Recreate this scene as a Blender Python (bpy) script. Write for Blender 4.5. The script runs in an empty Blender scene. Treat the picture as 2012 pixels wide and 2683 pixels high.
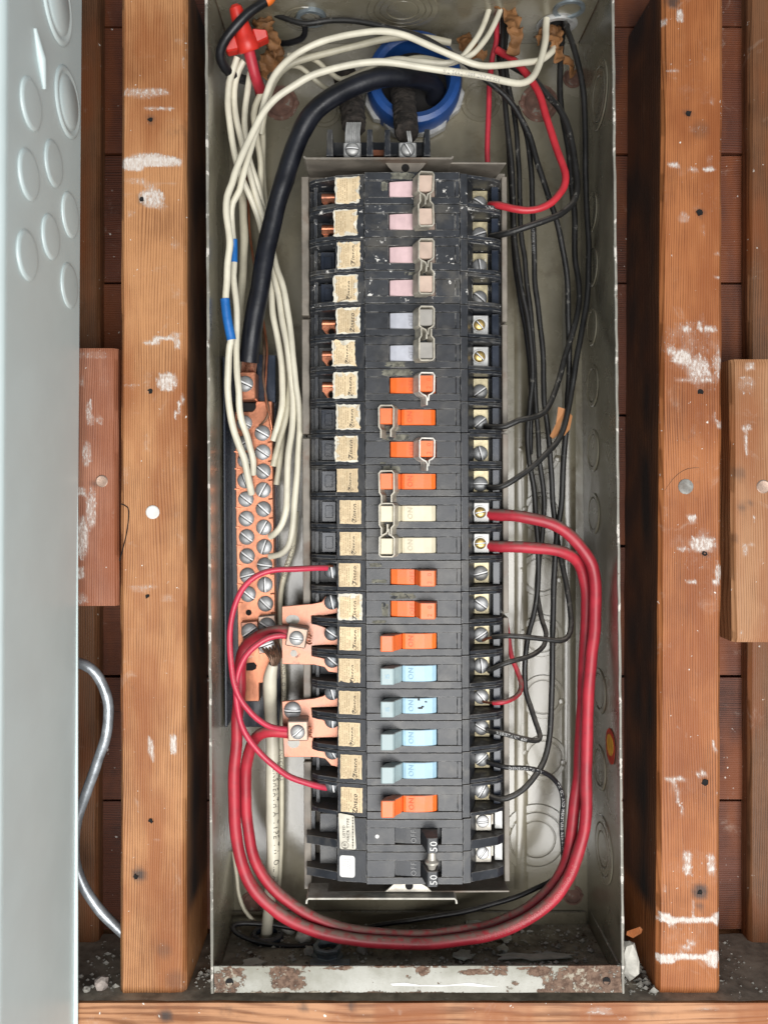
import bpy, bmesh, math, random
from mathutils import Vector, Matrix, noise as mnoise
random.seed(7)
R = math.radians
SC = bpy.context.scene
COL = SC.collection

# ------------------------------------------------------------------ camera
F, D, CX, CY = 2200.0, 0.638, 965.0, 1280.0      # focal length and optical axis in photo pixels, distance to the box front
IW, IH = 2012.0, 2683.0
cam_d = bpy.data.cameras.new('camera')
cam = bpy.data.objects.new('camera', cam_d); COL.objects.link(cam)
cam.location = (0, -D, 0); cam.rotation_euler = (R(90), 0, 0)
cam_d.sensor_fit = 'VERTICAL'; cam_d.sensor_height = 36.0
cam_d.lens = F / IH * 36.0
cam_d.shift_x = (IW / 2 - CX) / IH
cam_d.shift_y = -(IH / 2 - CY) / IH
cam_d.dof.use_dof = True; cam_d.dof.focus_distance = D + 0.022; cam_d.dof.aperture_fstop = 4.2
cam_d.clip_start = 0.01; cam_d.clip_end = 100
SC.camera = cam

# ------------------------------------------------------------------ light
w = bpy.data.worlds.new('World'); SC.world = w; w.use_nodes = True
bg = w.node_tree.nodes['Background']
bg.inputs[0].default_value = (0.80, 0.90, 1.0, 1); bg.inputs[1].default_value = 0.19
def area(name, loc, aim, size, sy, power, col):
    l = bpy.data.lights.new(name, 'AREA'); l.shape = 'RECTANGLE'; l.size = size; l.size_y = sy
    l.energy = power; l.color = col
    o = bpy.data.objects.new(name, l); COL.objects.link(o); o.location = loc
    o.rotation_euler = (Vector(aim) - Vector(loc)).to_track_quat('-Z', 'Y').to_euler()
    return o
area('doorway_light', (0.26, -1.36, -0.50), (0.0, 0.05, -0.12), 1.15, 1.2, 37, (1.0, 0.985, 0.96))
SC.view_settings.view_transform = 'Standard'; SC.view_settings.look = 'None'
SC.view_settings.exposure = 0.0; SC.view_settings.gamma = 1.0
SC.cycles.max_bounces = 6

# ------------------------------------------------------------------ helpers
def S(d): return (D + d) / F                       # metres per photo pixel at depth d
def P(x, y, d): return Vector(((x - CX) * S(d), d, -(y - CY) * S(d)))
def lean(y): return (y - CY) * 0.0042              # the panel hangs a little out of plumb

def sm(a, b, x):
    t = min(1, max(0, (x - a) / (b - a))); return t * t * (3 - 2 * t)

class MB:
    def __init__(s): s.v = []; s.f = []
    def add(s, vs, fs):
        n = len(s.v); s.v += [Vector(q) for q in vs]; s.f += [tuple(i + n for i in q) for q in fs]
    def hexa(s, p):
        s.add(p, [(0,1,2,3),(7,6,5,4),(0,4,5,1),(1,5,6,2),(2,6,7,3),(3,7,4,0)])
    def box(s, x0, x1, y0, y1, z0, z1):
        s.hexa([(x0,y0,z0),(x1,y0,z0),(x1,y0,z1),(x0,y0,z1),(x0,y1,z0),(x1,y1,z0),(x1,y1,z1),(x0,y1,z1)])
    def prism(s, poly, y0, y1):                    # outline in X,Z with depth along Y
        n = len(poly)
        s.add([(a, y0, b) for a, b in poly] + [(a, y1, b) for a, b in poly],
              [tuple(range(n)), tuple(range(2*n-1, n-1, -1))] + [(i, i+n, (i+1) % n + n, (i+1) % n) for i in range(n)])
    def profz(s, prof, z0, z1):                    # outline in X,Y extruded along Z
        n = len(prof)
        s.add([(a, b, z0) for a, b in prof] + [(a, b, z1) for a, b in prof],
              [tuple(range(n)), tuple(range(2*n-1, n-1, -1))] + [(i, i+n, (i+1) % n + n, (i+1) % n) for i in range(n)])
    def strip(s, path, th, y0, y1):                # bent sheet: a path in X,Z, thickness th, width along Y
        L, Rr = [], []
        for i, (x, z) in enumerate(path):
            a = Vector(path[max(0, i-1)]); b = Vector(path[min(len(path)-1, i+1)])
            t = (b - a).normalized(); n = Vector((-t.y, t.x)) * th / 2
            L.append((x + n.x, z + n.y)); Rr.append((x - n.x, z - n.y))
        for i in range(len(path) - 1):
            q = [L[i], L[i+1], Rr[i+1], Rr[i]]
            s.hexa([(a, y0, b) for a, b in q] + [(a, y1, b) for a, b in q])
    def strip2(s, path, th, y0, y1, sh):           # bent sheet whose far edge is shifted sideways by sh
        L, Rr = [], []
        for i, (x, z) in enumerate(path):
            a = Vector(path[max(0, i-1)]); b = Vector(path[min(len(path)-1, i+1)])
            t = (b - a).normalized(); n = Vector((-t.y, t.x)) * th / 2
            L.append((x + n.x, z + n.y)); Rr.append((x - n.x, z - n.y))
        for i in range(len(path) - 1):
            q = [L[i], L[i+1], Rr[i+1], Rr[i]]
            s.hexa([(a, y0, b) for a, b in q] + [(a + sh, y1, b) for a, b in q])
    def tube(s, pts, rad, n=12, cap=True):
        pts = [Vector(p) for p in pts]; N = len(pts)
        rad = rad if isinstance(rad, (list, tuple)) else [rad] * N
        t0 = (pts[1] - pts[0]).normalized()
        u = t0.orthogonal().normalized(); base = len(s.v)
        for i in range(N):
            t = (pts[min(N-1, i+1)] - pts[max(0, i-1)]).normalized()
            u = (u - t * u.dot(t)).normalized(); w_ = t.cross(u)
            for k in range(n):
                a = 2 * math.pi * k / n
                s.v.append(pts[i] + (u * math.cos(a) + w_ * math.sin(a)) * rad[i])
        for i in range(N - 1):
            for k in range(n):
                a = base + i*n + k; b = base + i*n + (k+1) % n
                s.f.append((a, b, b + n, a + n))
        if cap:
            s.f.append(tuple(base + k for k in range(n))[::-1]); s.f.append(tuple(base + (N-1)*n + k for k in range(n)))
    def lathe(s, c, axis, prof, n=24, cap=True):   # prof: (height along axis, radius)
        c = Vector(c); ax = Vector(axis).normalized(); u = ax.orthogonal().normalized(); w_ = ax.cross(u)
        base = len(s.v); m = len(prof)
        for h, r in prof:
            for k in range(n):
                a = 2 * math.pi * k / n
                s.v.append(c + ax*h + (u*math.cos(a) + w_*math.sin(a)) * max(r, 1e-6))
        for i in range(m - 1):
            for k in range(n):
                a = base + i*n + k; b = base + i*n + (k+1) % n
                s.f.append((a, b, b + n, a + n))
        if cap:
            s.f.append(tuple(base + k for k in range(n))[::-1]); s.f.append(tuple(base + (m-1)*n + k for k in range(n)))
    def build(s, name, m, parent=None, origin=None, smooth=False, bevel=0, recalc=True, root=None):
        o_ = Vector(origin) if origin is not None else (Vector(parent_root(parent).location) if parent is not None else Vector((0,0,0)))
        me = bpy.data.meshes.new(name)
        me.from_pydata([v - o_ for v in s.v], [], s.f)
        if recalc or bevel:
            bm = bmesh.new(); bm.from_mesh(me)
            if recalc: bmesh.ops.recalc_face_normals(bm, faces=bm.faces)
            if bevel:
                es = [e for e in bm.edges if len(e.link_faces) == 2 and e.calc_face_angle(0) > 0.6]
                bmesh.ops.bevel(bm, geom=es, offset=bevel, segments=1, affect='EDGES', clamp_overlap=True)
            bm.to_mesh(me); bm.free()
        if smooth:
            for p in me.polygons: p.use_smooth = True
            me.set_sharp_from_angle(angle=R(38))
        me.materials.append(m)
        ob = bpy.data.objects.new(name, me); COL.objects.link(ob)
        if parent is not None: ob.parent = parent
        return ob

def parent_root(o):
    while o.parent is not None: o = o.parent
    return o
def thing(name, label, cat, loc=(0,0,0), group=None):
    o = bpy.data.objects.new(name, None); o.empty_display_size = 0.02; COL.objects.link(o)
    o.location = loc; o['label'] = label; o['category'] = cat
    if group: o['group'] = group
    return o
def tag(o, label, cat, group=None):
    o['label'] = label; o['category'] = cat
    if group: o['group'] = group
    return o
def copy_tree(o, parent=None):
    c = o.copy(); COL.objects.link(c)
    if parent is not None: c.parent = parent
    for ch in list(o.children): copy_tree(ch, c)
    return c
def part_copy(o, parent, loc, rot=None):
    c = o.copy(); COL.objects.link(c); c.parent = parent; c.location = loc
    if rot is not None: c.rotation_euler = rot
    return c

def spline(pts, step=0.004):                       # Catmull-Rom through world points (x,y,z,r)
    out = []
    P_ = [pts[0]] + list(pts) + [pts[-1]]
    for i in range(1, len(P_) - 2):
        p0, p1, p2, p3 = P_[i-1], P_[i], P_[i+1], P_[i+2]
        n = max(2, int((p2.xyz - p1.xyz).length / step))
        for k in range(n):
            t = k / n
            out.append(0.5 * ((2*p1) + (p2-p0)*t + (2*p0-5*p1+4*p2-p3)*t*t + (3*p1-p0-3*p2+p3)*t**3))
    out.append(P_[-2].copy()); return out
def px_path(pts, r, step=0.004):
    """pts: (x px, y px, depth mm[, r px])"""
    q = []
    for p in pts:
        d = p[2] / 1000.0; v = P(p[0], p[1], d); rr = (p[3] if len(p) > 3 else r) * S(d)
        q.append(Vector((v.x, v.y, v.z, rr)))
    s = spline(q, step)
    return [Vector(a[:3]) for a in s], [a[3] for a in s]

# ------------------------------------------------------------------ lettering
_gl = {}
def glyph(ch, bold=0.0):
    key = (ch, bold)
    if key not in _gl:
        cu = bpy.data.curves.new('g', 'FONT'); cu.body = ch; cu.size = 1.0; cu.resolution_u = 2; cu.offset = bold
        ob = bpy.data.objects.new('g', cu); COL.objects.link(ob)
        bpy.context.view_layer.update()
        me = bpy.data.meshes.new_from_object(ob.evaluated_get(bpy.context.evaluated_depsgraph_get()))
        vs = [(v.co.x, v.co.y) for v in me.vertices]; fs = [tuple(p.vertices) for p in me.polygons]
        wd = max([a for a, b in vs], default=0.25) + 0.10
        _gl[key] = (vs, fs, wd)
        bpy.data.objects.remove(ob); bpy.data.curves.remove(cu); bpy.data.meshes.remove(me)
    return _gl[key]
def text_flat(mb, txt, o, ux, uy, size, shear=0.0, center=True, bold=0.0):
    """letters on a plane: o origin, ux reading direction, uy up direction"""
    o, ux, uy = Vector(o), Vector(ux).normalized(), Vector(uy).normalized()
    tot = sum((0.35 if c == ' ' else glyph(c)[2]) for c in txt) * size
    x = -tot / 2 if center else 0
    for c in txt:
        if c == ' ': x += 0.35 * size; continue
        vs, fs, wd = glyph(c, bold)
        mb.add([o + ux*(x + (a + shear*b)*size) + uy*((b - 0.36)*size) for a, b in vs], fs)
        x += wd * size
def text_wire(mb, path, rad, txt, s0, size, flip=False, side=0.0):
    """letters wrapped on the camera side of a wire, starting at arc length s0"""
    cum = [0]
    for i in range(1, len(path)): cum.append(cum[-1] + (path[i] - path[i-1]).length)
    if flip: path = path[::-1]; rad = rad[::-1]; cum = [cum[-1] - c for c in cum[::-1]]
    s = s0
    for c in txt:
        if c == ' ': s += 0.45*size; continue
        vs, fs, wd = glyph(c); out = []
        for a, b in vs:
            sp = s + a*size
            i = 1
            while i < len(path)-1 and cum[i] < sp: i += 1
            k = (sp - cum[i-1]) / max(1e-9, cum[i] - cum[i-1])
            p = path[i-1].lerp(path[i], k); r = rad[i]
            t = path[i] - path[i-1]; t.y = 0; t.normalize()
            up = Vector((-t.z, 0, t.x))
            v = (b - 0.35)*size + side*r
            v = max(-0.97*r, min(0.97*r, v))
            out.append(p + up*v + Vector((0, -math.sqrt(max(1e-9, r*r - v*v)) - 0.00018, 0)))
        mb.add(out, fs); s += (wd + 0.05)*size

# ------------------------------------------------------------------ materials
def new_mat(name):
    m = bpy.data.materials.new(name); m.use_nodes = True
    nt = m.node_tree; b = nt.nodes['Principled BSDF']
    return m, nt, b
class N:
    def __init__(s, nt): s.nt = nt
    def __call__(s, typ, **kw):
        n = s.nt.nodes.new('ShaderNode' + typ)
        for k, v in kw.items(): setattr(n, k, v)
        return n
    def link(s, a, b): s.nt.links.new(a, b)
    def math(s, op, a, b=None, c=None):
        n = s('Math', operation=op)
        for i, q in enumerate((a, b, c)):
            if q is None: continue
            if isinstance(q, (int, float)): n.inputs[i].default_value = q
            else: s.link(q, n.inputs[i])
        return n.outputs[0]
    def step(s, x, lo, hi):
        n = s('MapRange', interpolation_type='SMOOTHSTEP'); n.inputs['From Min'].default_value = lo; n.inputs['From Max'].default_value = hi
        s.link(x, n.inputs['Value']); return n.outputs[0]
    def mix(s, fac, a, b):
        n = s('Mix', data_type='RGBA'); n.clamp_factor = True
        for sock, q in ((n.inputs[0], fac), (n.inputs[6], a), (n.inputs[7], b)):
            if isinstance(q, (int, float)): sock.default_value = q
            elif isinstance(q, tuple): sock.default_value = (*q[:3], 1)
            else: s.link(q, sock)
        return n.outputs[2]
    def coords(s, scale=(1,1,1), rand=True):
        tc = s('TexCoord'); mp = s('Mapping'); mp.inputs['Scale'].default_value = scale
        s.link(tc.outputs['Object'], mp.inputs['Vector'])
        if rand:
            oi = s('ObjectInfo'); v = s('CombineXYZ')
            for k in range(3): s.link(s.math('MULTIPLY', oi.outputs['Random'], 3.0 + k*2), v.inputs[k])
            s.link(v.outputs[0], mp.inputs['Location'])
        return mp.outputs[0]
    def noise(s, vec, scale, detail=4, rough=0.55, dist=0.0):
        n = s('TexNoise'); n.inputs['Scale'].default_value = scale; n.inputs['Detail'].default_value = detail
        n.inputs['Roughness'].default_value = rough; n.inputs['Distortion'].default_value = dist
        s.link(vec, n.inputs['Vector']); return n.outputs['Fac']
    def bump(s, h, strength, dist, b):
        n = s('Bump'); n.inputs['Strength'].default_value = strength; n.inputs['Distance'].default_value = dist
        s.link(h, n.inputs['Height']); s.link(n.outputs[0], b.inputs['Normal'])

def M(name, col, rough=0.5, metal=0.0, var=0.25, vscale=60, rvar=0.15, bump=0.25, bscale=500, bdist=0.0004,
      dust=None, edge=None, spots=(), stain=None, spec=0.5, ovar=0.07, coat=0.0):
    m, nt, b = new_mat(name); n = N(nt)
    co = n.coords()
    a = n.noise(co, vscale, 6, 0.6)
    dk = tuple(c*(1-var) for c in col); lt = tuple(min(1, c*(1+var)) for c in col)
    c = n.mix(n.step(a, 0.3, 0.7), dk, lt)
    rg = n.math('ADD', n.math('MULTIPLY', n.math('SUBTRACT', a, 0.5), 2*rvar), rough)
    mt = None
    if stain:
        sc_, sa = stain
        f = n.math('MULTIPLY', n.step(n.noise(co, 22, 5, 0.65, 0.4), 0.52, 0.70), sa)
        c = n.mix(f, c, sc_)
        if metal: mt = n.math('SUBTRACT', metal, n.math('MULTIPLY', f, 0.6*metal))
    for (sc_, scale, thr) in spots:
        f = n.step(n.noise(co, scale, 5, 0.7), thr, thr + 0.03)
        c = n.mix(f, c, sc_); rg = n.math('MAXIMUM', rg, n.math('MULTIPLY', f, 0.8))
        if metal: mt = n.math('MULTIPLY', n.math('SUBTRACT', 1.0, f), mt if mt is not None else metal)
    if ovar:
        oi = n('ObjectInfo'); hs = n('HueSaturation'); n.link(c, hs.inputs['Color'])
        n.link(n.math('MULTIPLY_ADD', oi.outputs['Random'], 2*ovar, 1 - ovar), hs.inputs['Value']); c = hs.outputs[0]
    if edge:
        ec, ea, er = edge
        bv = n('Bevel', samples=4); bv.inputs['Radius'].default_value = er
        g = n('NewGeometry'); dp = n('VectorMath', operation='DOT_PRODUCT')
        n.link(bv.outputs[0], dp.inputs[0]); n.link(g.outputs['Normal'], dp.inputs[1])
        f = n.step(n.math('SUBTRACT', 1.0, dp.outputs['Value']), 0.02, 0.16)
        f = n.math('MULTIPLY', f, n.step(n.noise(co, 130, 4, 0.7), 0.42, 0.62))
        c = n.mix(n.math('MULTIPLY', f, ea), c, ec)
    if dust:
        dc, da = dust
        g2 = n('NewGeometry'); sx = n('SeparateXYZ'); n.link(g2.outputs['Normal'], sx.inputs[0])
        f = n.math('MULTIPLY', n.step(sx.outputs[2], 0.15, 0.8), n.step(n.noise(co, 160, 5, 0.7), 0.25, 0.6))
        f = n.math('MULTIPLY', f, da)
        c = n.mix(f, c, dc); rg = n.math('MAXIMUM', rg, n.math('MULTIPLY', f, 0.9))
        if metal: mt = n.math('MULTIPLY', n.math('SUBTRACT', 1.0, f), mt if mt is not None else metal)
    n.link(c, b.inputs['Base Color']); n.link(rg, b.inputs['Roughness'])
    if mt is not None: n.link(mt, b.inputs['Metallic'])
    else: b.inputs['Metallic'].default_value = metal
    b.inputs['Specular IOR Level'].default_value = spec
    if coat: b.inputs['Coat Weight'].default_value = coat; b.inputs['Coat Roughness'].default_value = 0.16
    if bump: n.bump(n.noise(co, bscale, 4, 0.6), bump, bdist, b)
    return m

def wood(name, dark, light, axis='Z', freq=3500, plaster=True, spot=0.66):
    m, nt, b = new_mat(name); n = N(nt)
    tc = n('TexCoord'); oi = n('ObjectInfo')
    sx = n('SeparateXYZ'); n.link(tc.outputs['Object'], sx.inputs[0])
    across, along = (sx.outputs[0], sx.outputs[2]) if axis == 'Z' else (sx.outputs[2], sx.outputs[0])
    rnd = n.math('MULTIPLY', oi.outputs['Random'], 9.0)
    v = n('CombineXYZ'); n.link(n.math('MULTIPLY', across, 14.0), v.inputs[0]); n.link(n.math('MULTIPLY', sx.outputs[1], 14.0), v.inputs[1])
    n.link(n.math('ADD', n.math('MULTIPLY', along, 2.2), rnd), v.inputs[2])
    warp = n.noise(v.outputs[0], 1.0, 3, 0.5)
    ph = n.math('ADD', n.math('MULTIPLY', n.math('ADD', across, n.math('MULTIPLY', sx.outputs[1], 0.35)), freq), n.math('MULTIPLY', warp, 85.0))
    ring = n.math('MULTIPLY_ADD', n.math('SINE', ph), 0.5, 0.5)
    ring = n.math('POWER', ring, 2.2)
    v2 = n('CombineXYZ'); n.link(n.math('MULTIPLY', across, 900.0), v2.inputs[0]); n.link(n.math('MULTIPLY', sx.outputs[1], 900.0), v2.inputs[1])
    n.link(n.math('ADD', n.math('MULTIPLY', along, 28.0), rnd), v2.inputs[2])
    fib = n.noise(v2.outputs[0], 1.0, 4, 0.65)
    v3 = n.coords((1, 1, 1))
    big = n.noise(v3, 12, 4, 0.6)
    f = n.math('ADD', n.math('MULTIPLY', ring, 0.25), n.math('MULTIPLY', fib, 0.56))
    f = n.math('ADD', f, n.math('MULTIPLY', n.math('SUBTRACT', big, 0.5), 0.9))
    c = n.mix(n.step(f, 0.20, 0.70), light, dark)
    hue = n.noise(n.coords((4, 4, 1.2)), 6, 3, 0.6)
    c = n.mix(n.math('MULTIPLY', n.step(hue, 0.42, 0.68), 0.75), c, n.mix(0.5, dark, (0.36, 0.10, 0.025)))
    c = n.mix(n.math('MULTIPLY', n.step(n.noise(n.coords((1, 1, 1)), 26, 5, 0.7), 0.60, 0.78), 0.35), c, (0.05, 0.04, 0.032))
    rg = 0.55
    g = n.noise(v3, 420, 5, 0.75)
    c = n.mix(n.math('MULTIPLY', n.step(n.noise(v3, 34, 6, 0.75, 0.6), 0.58, 0.78), 0.30), c, (0.62, 0.54, 0.46))
    c = n.mix(n.step(n.noise(v3, 210, 3, 0.6), spot + 0.05, spot + 0.08), c, (0.75, 0.72, 0.66))
    if plaster:
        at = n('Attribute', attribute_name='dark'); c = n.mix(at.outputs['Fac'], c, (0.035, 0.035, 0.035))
        ap = n('Attribute', attribute_name='plaster')
        vv = n('CombineXYZ'); n.link(n.math('MULTIPLY', across, 500.0), vv.inputs[0]); n.link(n.math('MULTIPLY', along, 210.0), vv.inputs[2])
        pn = n.noise(vv.outputs[0], 1.0, 6, 0.75)
        halo = n.step(n.math('ADD', n.math('MULTIPLY', ap.outputs['Fac'], 0.55), n.math('MULTIPLY', n.noise(v3, 70, 5, 0.75), 0.55)), 0.42, 0.92)
        c = n.mix(n.math('MULTIPLY', halo, 0.60), c, (0.66, 0.56, 0.49))
        pf = n.step(n.math('ADD', n.math('MULTIPLY', ap.outputs['Fac'], 0.66), n.math('MULTIPLY', n.math('SUBTRACT', pn, 0.5), 1.7)), 0.34, 0.64)
        pf = n.math('MULTIPLY', pf, n.step(ap.outputs['Fac'], 0.08, 0.45))
        c = n.mix(n.math('MULTIPLY', pf, 0.80), c, n.mix(n.step(pn, .4, .62), (0.58, 0.50, 0.44), (0.74, 0.715, 0.68)))
    n.link(c, b.inputs['Base Color']); b.inputs['Roughness'].default_value = rg
    b.inputs['Specular IOR Level'].default_value = 0.35
    hgt = n.math('ADD', n.math('MULTIPLY', ring, 0.5), n.math('MULTIPLY', fib, 0.8))
    if plaster: hgt = n.math('ADD', hgt, n.math('MULTIPLY', pf, 1.1))
    n.bump(hgt, 0.45, 0.0007, b)
    return m

DUST = (0.20, 0.175, 0.145)
m_black = M('black_plastic', (0.017, 0.0195, 0.025), 0.37, var=0.3, vscale=90, bump=0.2, bscale=900, edge=((0.50,0.49,0.47), 0.75, 0.0009),
            dust=((0.13,0.115,0.095), 0.8), spots=(((0.55,0.53,0.48), 260, 0.735),), stain=((0.085,0.080,0.072), 0.75), ovar=0.15)
m_black_old = M('dirty_black_plastic', (0.022, 0.025, 0.031), 0.5, var=0.3, vscale=90, bump=0.3, bscale=600, edge=((0.60,0.58,0.54), 0.85, 0.0009),
            dust=((0.15,0.13,0.105), 0.9), spots=(((0.72,0.70,0.66), 150, 0.62),), stain=((0.10,0.092,0.078), 0.7))
m_plug = M('blue_black_plastic', (0.016, 0.022, 0.036), 0.25, var=0.2, bump=0.1, dust=(DUST, 0.4))
m_ins = M('black_wire_insulation', (0.009, 0.009, 0.011), 0.36, var=0.3, dust=((0.14,0.13,0.115), 0.35), bump=0.15, bscale=700)
m_ins_old = M('dusty_black_insulation', (0.013, 0.0125, 0.012), 0.45, var=0.35, dust=((0.20,0.18,0.155), 0.75), spots=(((0.10,0.095,0.085), 150, 0.62),), bump=0.3, bscale=700)
m_redw = M('red_wire_insulation', (0.50, 0.028, 0.04), 0.38, var=0.15, dust=((0.3,0.14,0.12), 0.6), bump=0.15)
m_cable = M('thick_black_insulation', (0.008, 0.009, 0.014), 0.36, var=0.3, dust=((0.10,0.095,0.08), 0.35), bump=0.25, bscale=350,
            spots=(((0.55,0.55,0.52), 190, 0.745),))
m_white = M('white_insulation', (0.66, 0.62, 0.50), 0.42, var=0.12, vscale=40, dust=((0.38,0.34,0.26), 0.35), bump=0.1, stain=((0.46,0.42,0.31), 0.4))
m_white2 = M('yellowed_white_insulation', (0.55, 0.51, 0.39), 0.45, var=0.15, vscale=40, dust=((0.3,0.27,0.2), 0.4), bump=0.1, stain=((0.36,0.32,0.23), 0.5))
m_red = M('red_insulation', (0.40, 0.022, 0.038), 0.46, var=0.22, vscale=50, stain=((0.24,0.035,0.04), .6), spots=(((0.10,0.02,0.025), 150, .69),), dust=((0.21,0.165,0.135), 0.95), bump=0.15, bscale=500)
m_pink = M('bright_red_insulation', (0.56, 0.035, 0.075), 0.36, var=0.12, dust=((0.28,0.16,0.14), 0.5), bump=0.1)
m_blue = M('blue_plastic', (0.011, 0.058, 0.22), 0.38, var=0.2, dust=((0.12,0.13,0.15), 0.5), bump=0.2)
m_tape = M('blue_tape', (0.015, 0.15, 0.48), 0.42, var=0.15, bump=0.5, bscale=250)
m_rednut = M('red_connector_plastic', (0.56, 0.028, 0.018), 0.38, var=0.15, dust=((0.3,0.08,0.06), 0.3))
m_paint = M('grey_box_paint', (0.182, 0.163, 0.115), 0.27, spec=0.8, coat=0.55, var=0.16, vscale=16, rvar=0.10, bump=0.2, bscale=90, bdist=0.0012,
            dust=((0.075,0.068,0.055), 0.5), stain=((0.095,0.076,0.047), 0.70), spots=(((0.62,0.60,0.55), 190, 0.765),))
m_rim = M('chipped_box_edge', (0.26, 0.25, 0.215), 0.5, var=0.2, vscale=60, spots=(((0.66,0.62,0.56), 85, 0.57), ((0.12,0.065,0.045), 120, 0.64)), bump=0.5, bscale=300)
def flange_mat():
    m, nt, b = new_mat('rusty_painted_flange'); n = N(nt); co = n.coords(rand=False)
    ap = n('Attribute', attribute_name='rust')
    nn = n.noise(co, 130, 6, 0.7); big = n.noise(co, 30, 4, 0.6)
    c = n.mix(n.step(big, .3, .7), (0.27,0.262,0.215), (0.41,0.405,0.36))
    c = n.mix(n.math('MULTIPLY', n.step(n.noise(co, 380, 3, .6), .62, .70), .5), c, (0.25,0.22,0.17))
    f = n.step(n.math('ADD', n.math('MULTIPLY', ap.outputs['Fac'], .30), n.math('MULTIPLY', n.math('ADD', nn, n.noise(co, 62, 6, .8)), .80)), .98, 1.02)
    rc = n.mix(n.step(n.noise(co, 260, 5, .75), .38, .62), (0.075,0.038,0.022), (0.19,0.118,0.080))
    rc = n.mix(n.step(n.noise(co, 90, 4, .7), .56, .64), rc, (0.36,0.32,0.25))
    c = n.mix(f, c, rc); n.link(c, b.inputs['Base Color'])
    n.link(n.math('MULTIPLY_ADD', f, .35, .42), b.inputs['Roughness'])
    n.bump(n.math('SUBTRACT', n.math('MULTIPLY', nn, .5), n.math('MULTIPLY', f, .6)), .7, .0010, b)
    return m
m_flange = flange_mat()
m_floor = M('dirty_box_floor', (0.33, 0.30, 0.235), 0.85, var=0.4, vscale=60, bump=0.8, bscale=260, bdist=0.0015,
            spots=(((0.10,0.07,0.045), 40, 0.62), ((0.42,0.40,0.34), 150, 0.64)))
m_pan = M('grey_pan_metal', (0.20, 0.175, 0.145), 0.5, 0.0, var=0.25, vscale=50, dust=((0.10,0.08,0.06), 0.5), stain=((0.13,0.065,0.035), 0.65), edge=((0.5,0.48,0.43), 0.7, 0.0006))
m_panbright = M('bare_bracket_steel', (0.52, 0.49, 0.43), 0.45, 0.35, var=0.3, stain=((0.25,0.18,0.12), 0.7), edge=((0.7,0.68,0.62), 0.7, 0.0006))
m_lip = M('worn_plate_edge', (0.42, 0.40, 0.35), 0.5, 0.1, var=0.35, stain=((0.2,0.15,0.1), 0.7))
m_steel = M('screw_steel', (0.37, 0.375, 0.38), 0.45, 0.45, ovar=0.2, stain=((0.20,0.185,0.16), .6), var=0.2, vscale=140, dust=((0.2,0.19,0.18), 0.3), bump=0.15, bscale=900)
m_dsteel = M('dark_screw_steel', (0.16, 0.17, 0.18), 0.42, 0.55, var=0.25, vscale=140, bump=0.15, bscale=900)
m_shiny = M('pale_steel_slot_glint', (0.74, 0.74, 0.74), 0.55, 0.1, var=0.1)
m_zinc = M('zinc_lug', (0.47, 0.47, 0.46), 0.48, 0.4, var=0.2, vscale=120, bump=0.2, bscale=600)
m_plate = M('yellowed_terminal_plate', (0.44, 0.385, 0.25), 0.45, 0.6, var=0.3, vscale=150, spots=(((0.75,0.73,0.68), 180, 0.66),))
m_brass = M('brass', (0.74, 0.53, 0.20), 0.38, 0.8, var=0.2, vscale=200)
m_copper = M('copper', (0.46, 0.205, 0.135), 0.40, 0.5, var=0.2, vscale=60, stain=((0.40,0.235,0.185), 0.85), bump=0.25, bscale=500,
    spots=(((0.36,0.20,0.145), 70, 0.66),))
m_cbar = M('browned_copper_bar', (0.43, 0.170, 0.095), 0.34, 0.65, var=0.25, vscale=70, stain=((0.27,0.125,0.08), 0.75), bump=0.3, bscale=500, spots=(((0.17,0.085,0.06), 75, 0.68), ((0.62,0.34,0.24), 110, 0.66)))
m_copperd = M('dark_copper', (0.50, 0.19, 0.105), 0.34, 0.85, var=0.3, vscale=100, stain=((0.16,0.07,0.045), 0.7))
m_tarn = M('dull_copper_lug', (0.42, 0.30, 0.235), 0.45, 0.6, var=0.2, vscale=100, dust=((0.28,0.26,0.235), 0.85))
m_coppers = M('copper_strand', (0.62, 0.30, 0.20), 0.32, 0.85, var=0.3, vscale=200)
m_oxid = M('oxidised_ground_wire', (0.17, 0.105, 0.07), 0.45, 0.6, var=0.5, vscale=80)
m_clip = M('tarnished_clip_metal', (0.42, 0.385, 0.315), 0.5, 0.2, var=0.3, vscale=140, dust=((0.25,0.22,0.18), 0.6), edge=((0.72,0.69,0.60), 0.95, 0.0006), bump=0.3)
m_clipb = M('bright_clip_metal', (0.55, 0.53, 0.48), 0.45, 0.25, var=0.3, vscale=140, edge=((0.78,0.76,0.70), 0.9, 0.0006), bump=0.3)
def toggle_mat(name, col, dirt=0.35): 
    return M(name, col, 0.38, var=0.08, vscale=120, dust=((0.30,0.285,0.26), 0.75), stain=(tuple(c*0.55+0.04 for c in col), dirt), bump=0.12, bscale=700,
             spots=((tuple(c*0.3 for c in col), 170, 0.74),))
m_tpink = toggle_mat('pink_toggle', (0.70, 0.50, 0.51), 0.15)
m_tpinkh = toggle_mat('aged_pink_toggle_tip', (0.60, 0.455, 0.37), 0.4)
m_tgrey = toggle_mat('pale_grey_toggle', (0.46, 0.47, 0.52), 0.2)
m_tgreyh = toggle_mat('aged_grey_toggle_tip', (0.36, 0.34, 0.31), 0.4)
m_torange = toggle_mat('orange_toggle', (0.88, 0.150, 0.018), 0.5)
m_torangeh = toggle_mat('orange_toggle_tip', (0.84, 0.17, 0.04), 0.25)
m_tcream = toggle_mat('cream_toggle', (0.64, 0.58, 0.43), 0.45)
m_tblue = toggle_mat('pale_blue_toggle', (0.36, 0.55, 0.67), 0.45)
m_tblueh = toggle_mat('grimy_blue_toggle_tip', (0.33, 0.42, 0.43), 0.6)
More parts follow.
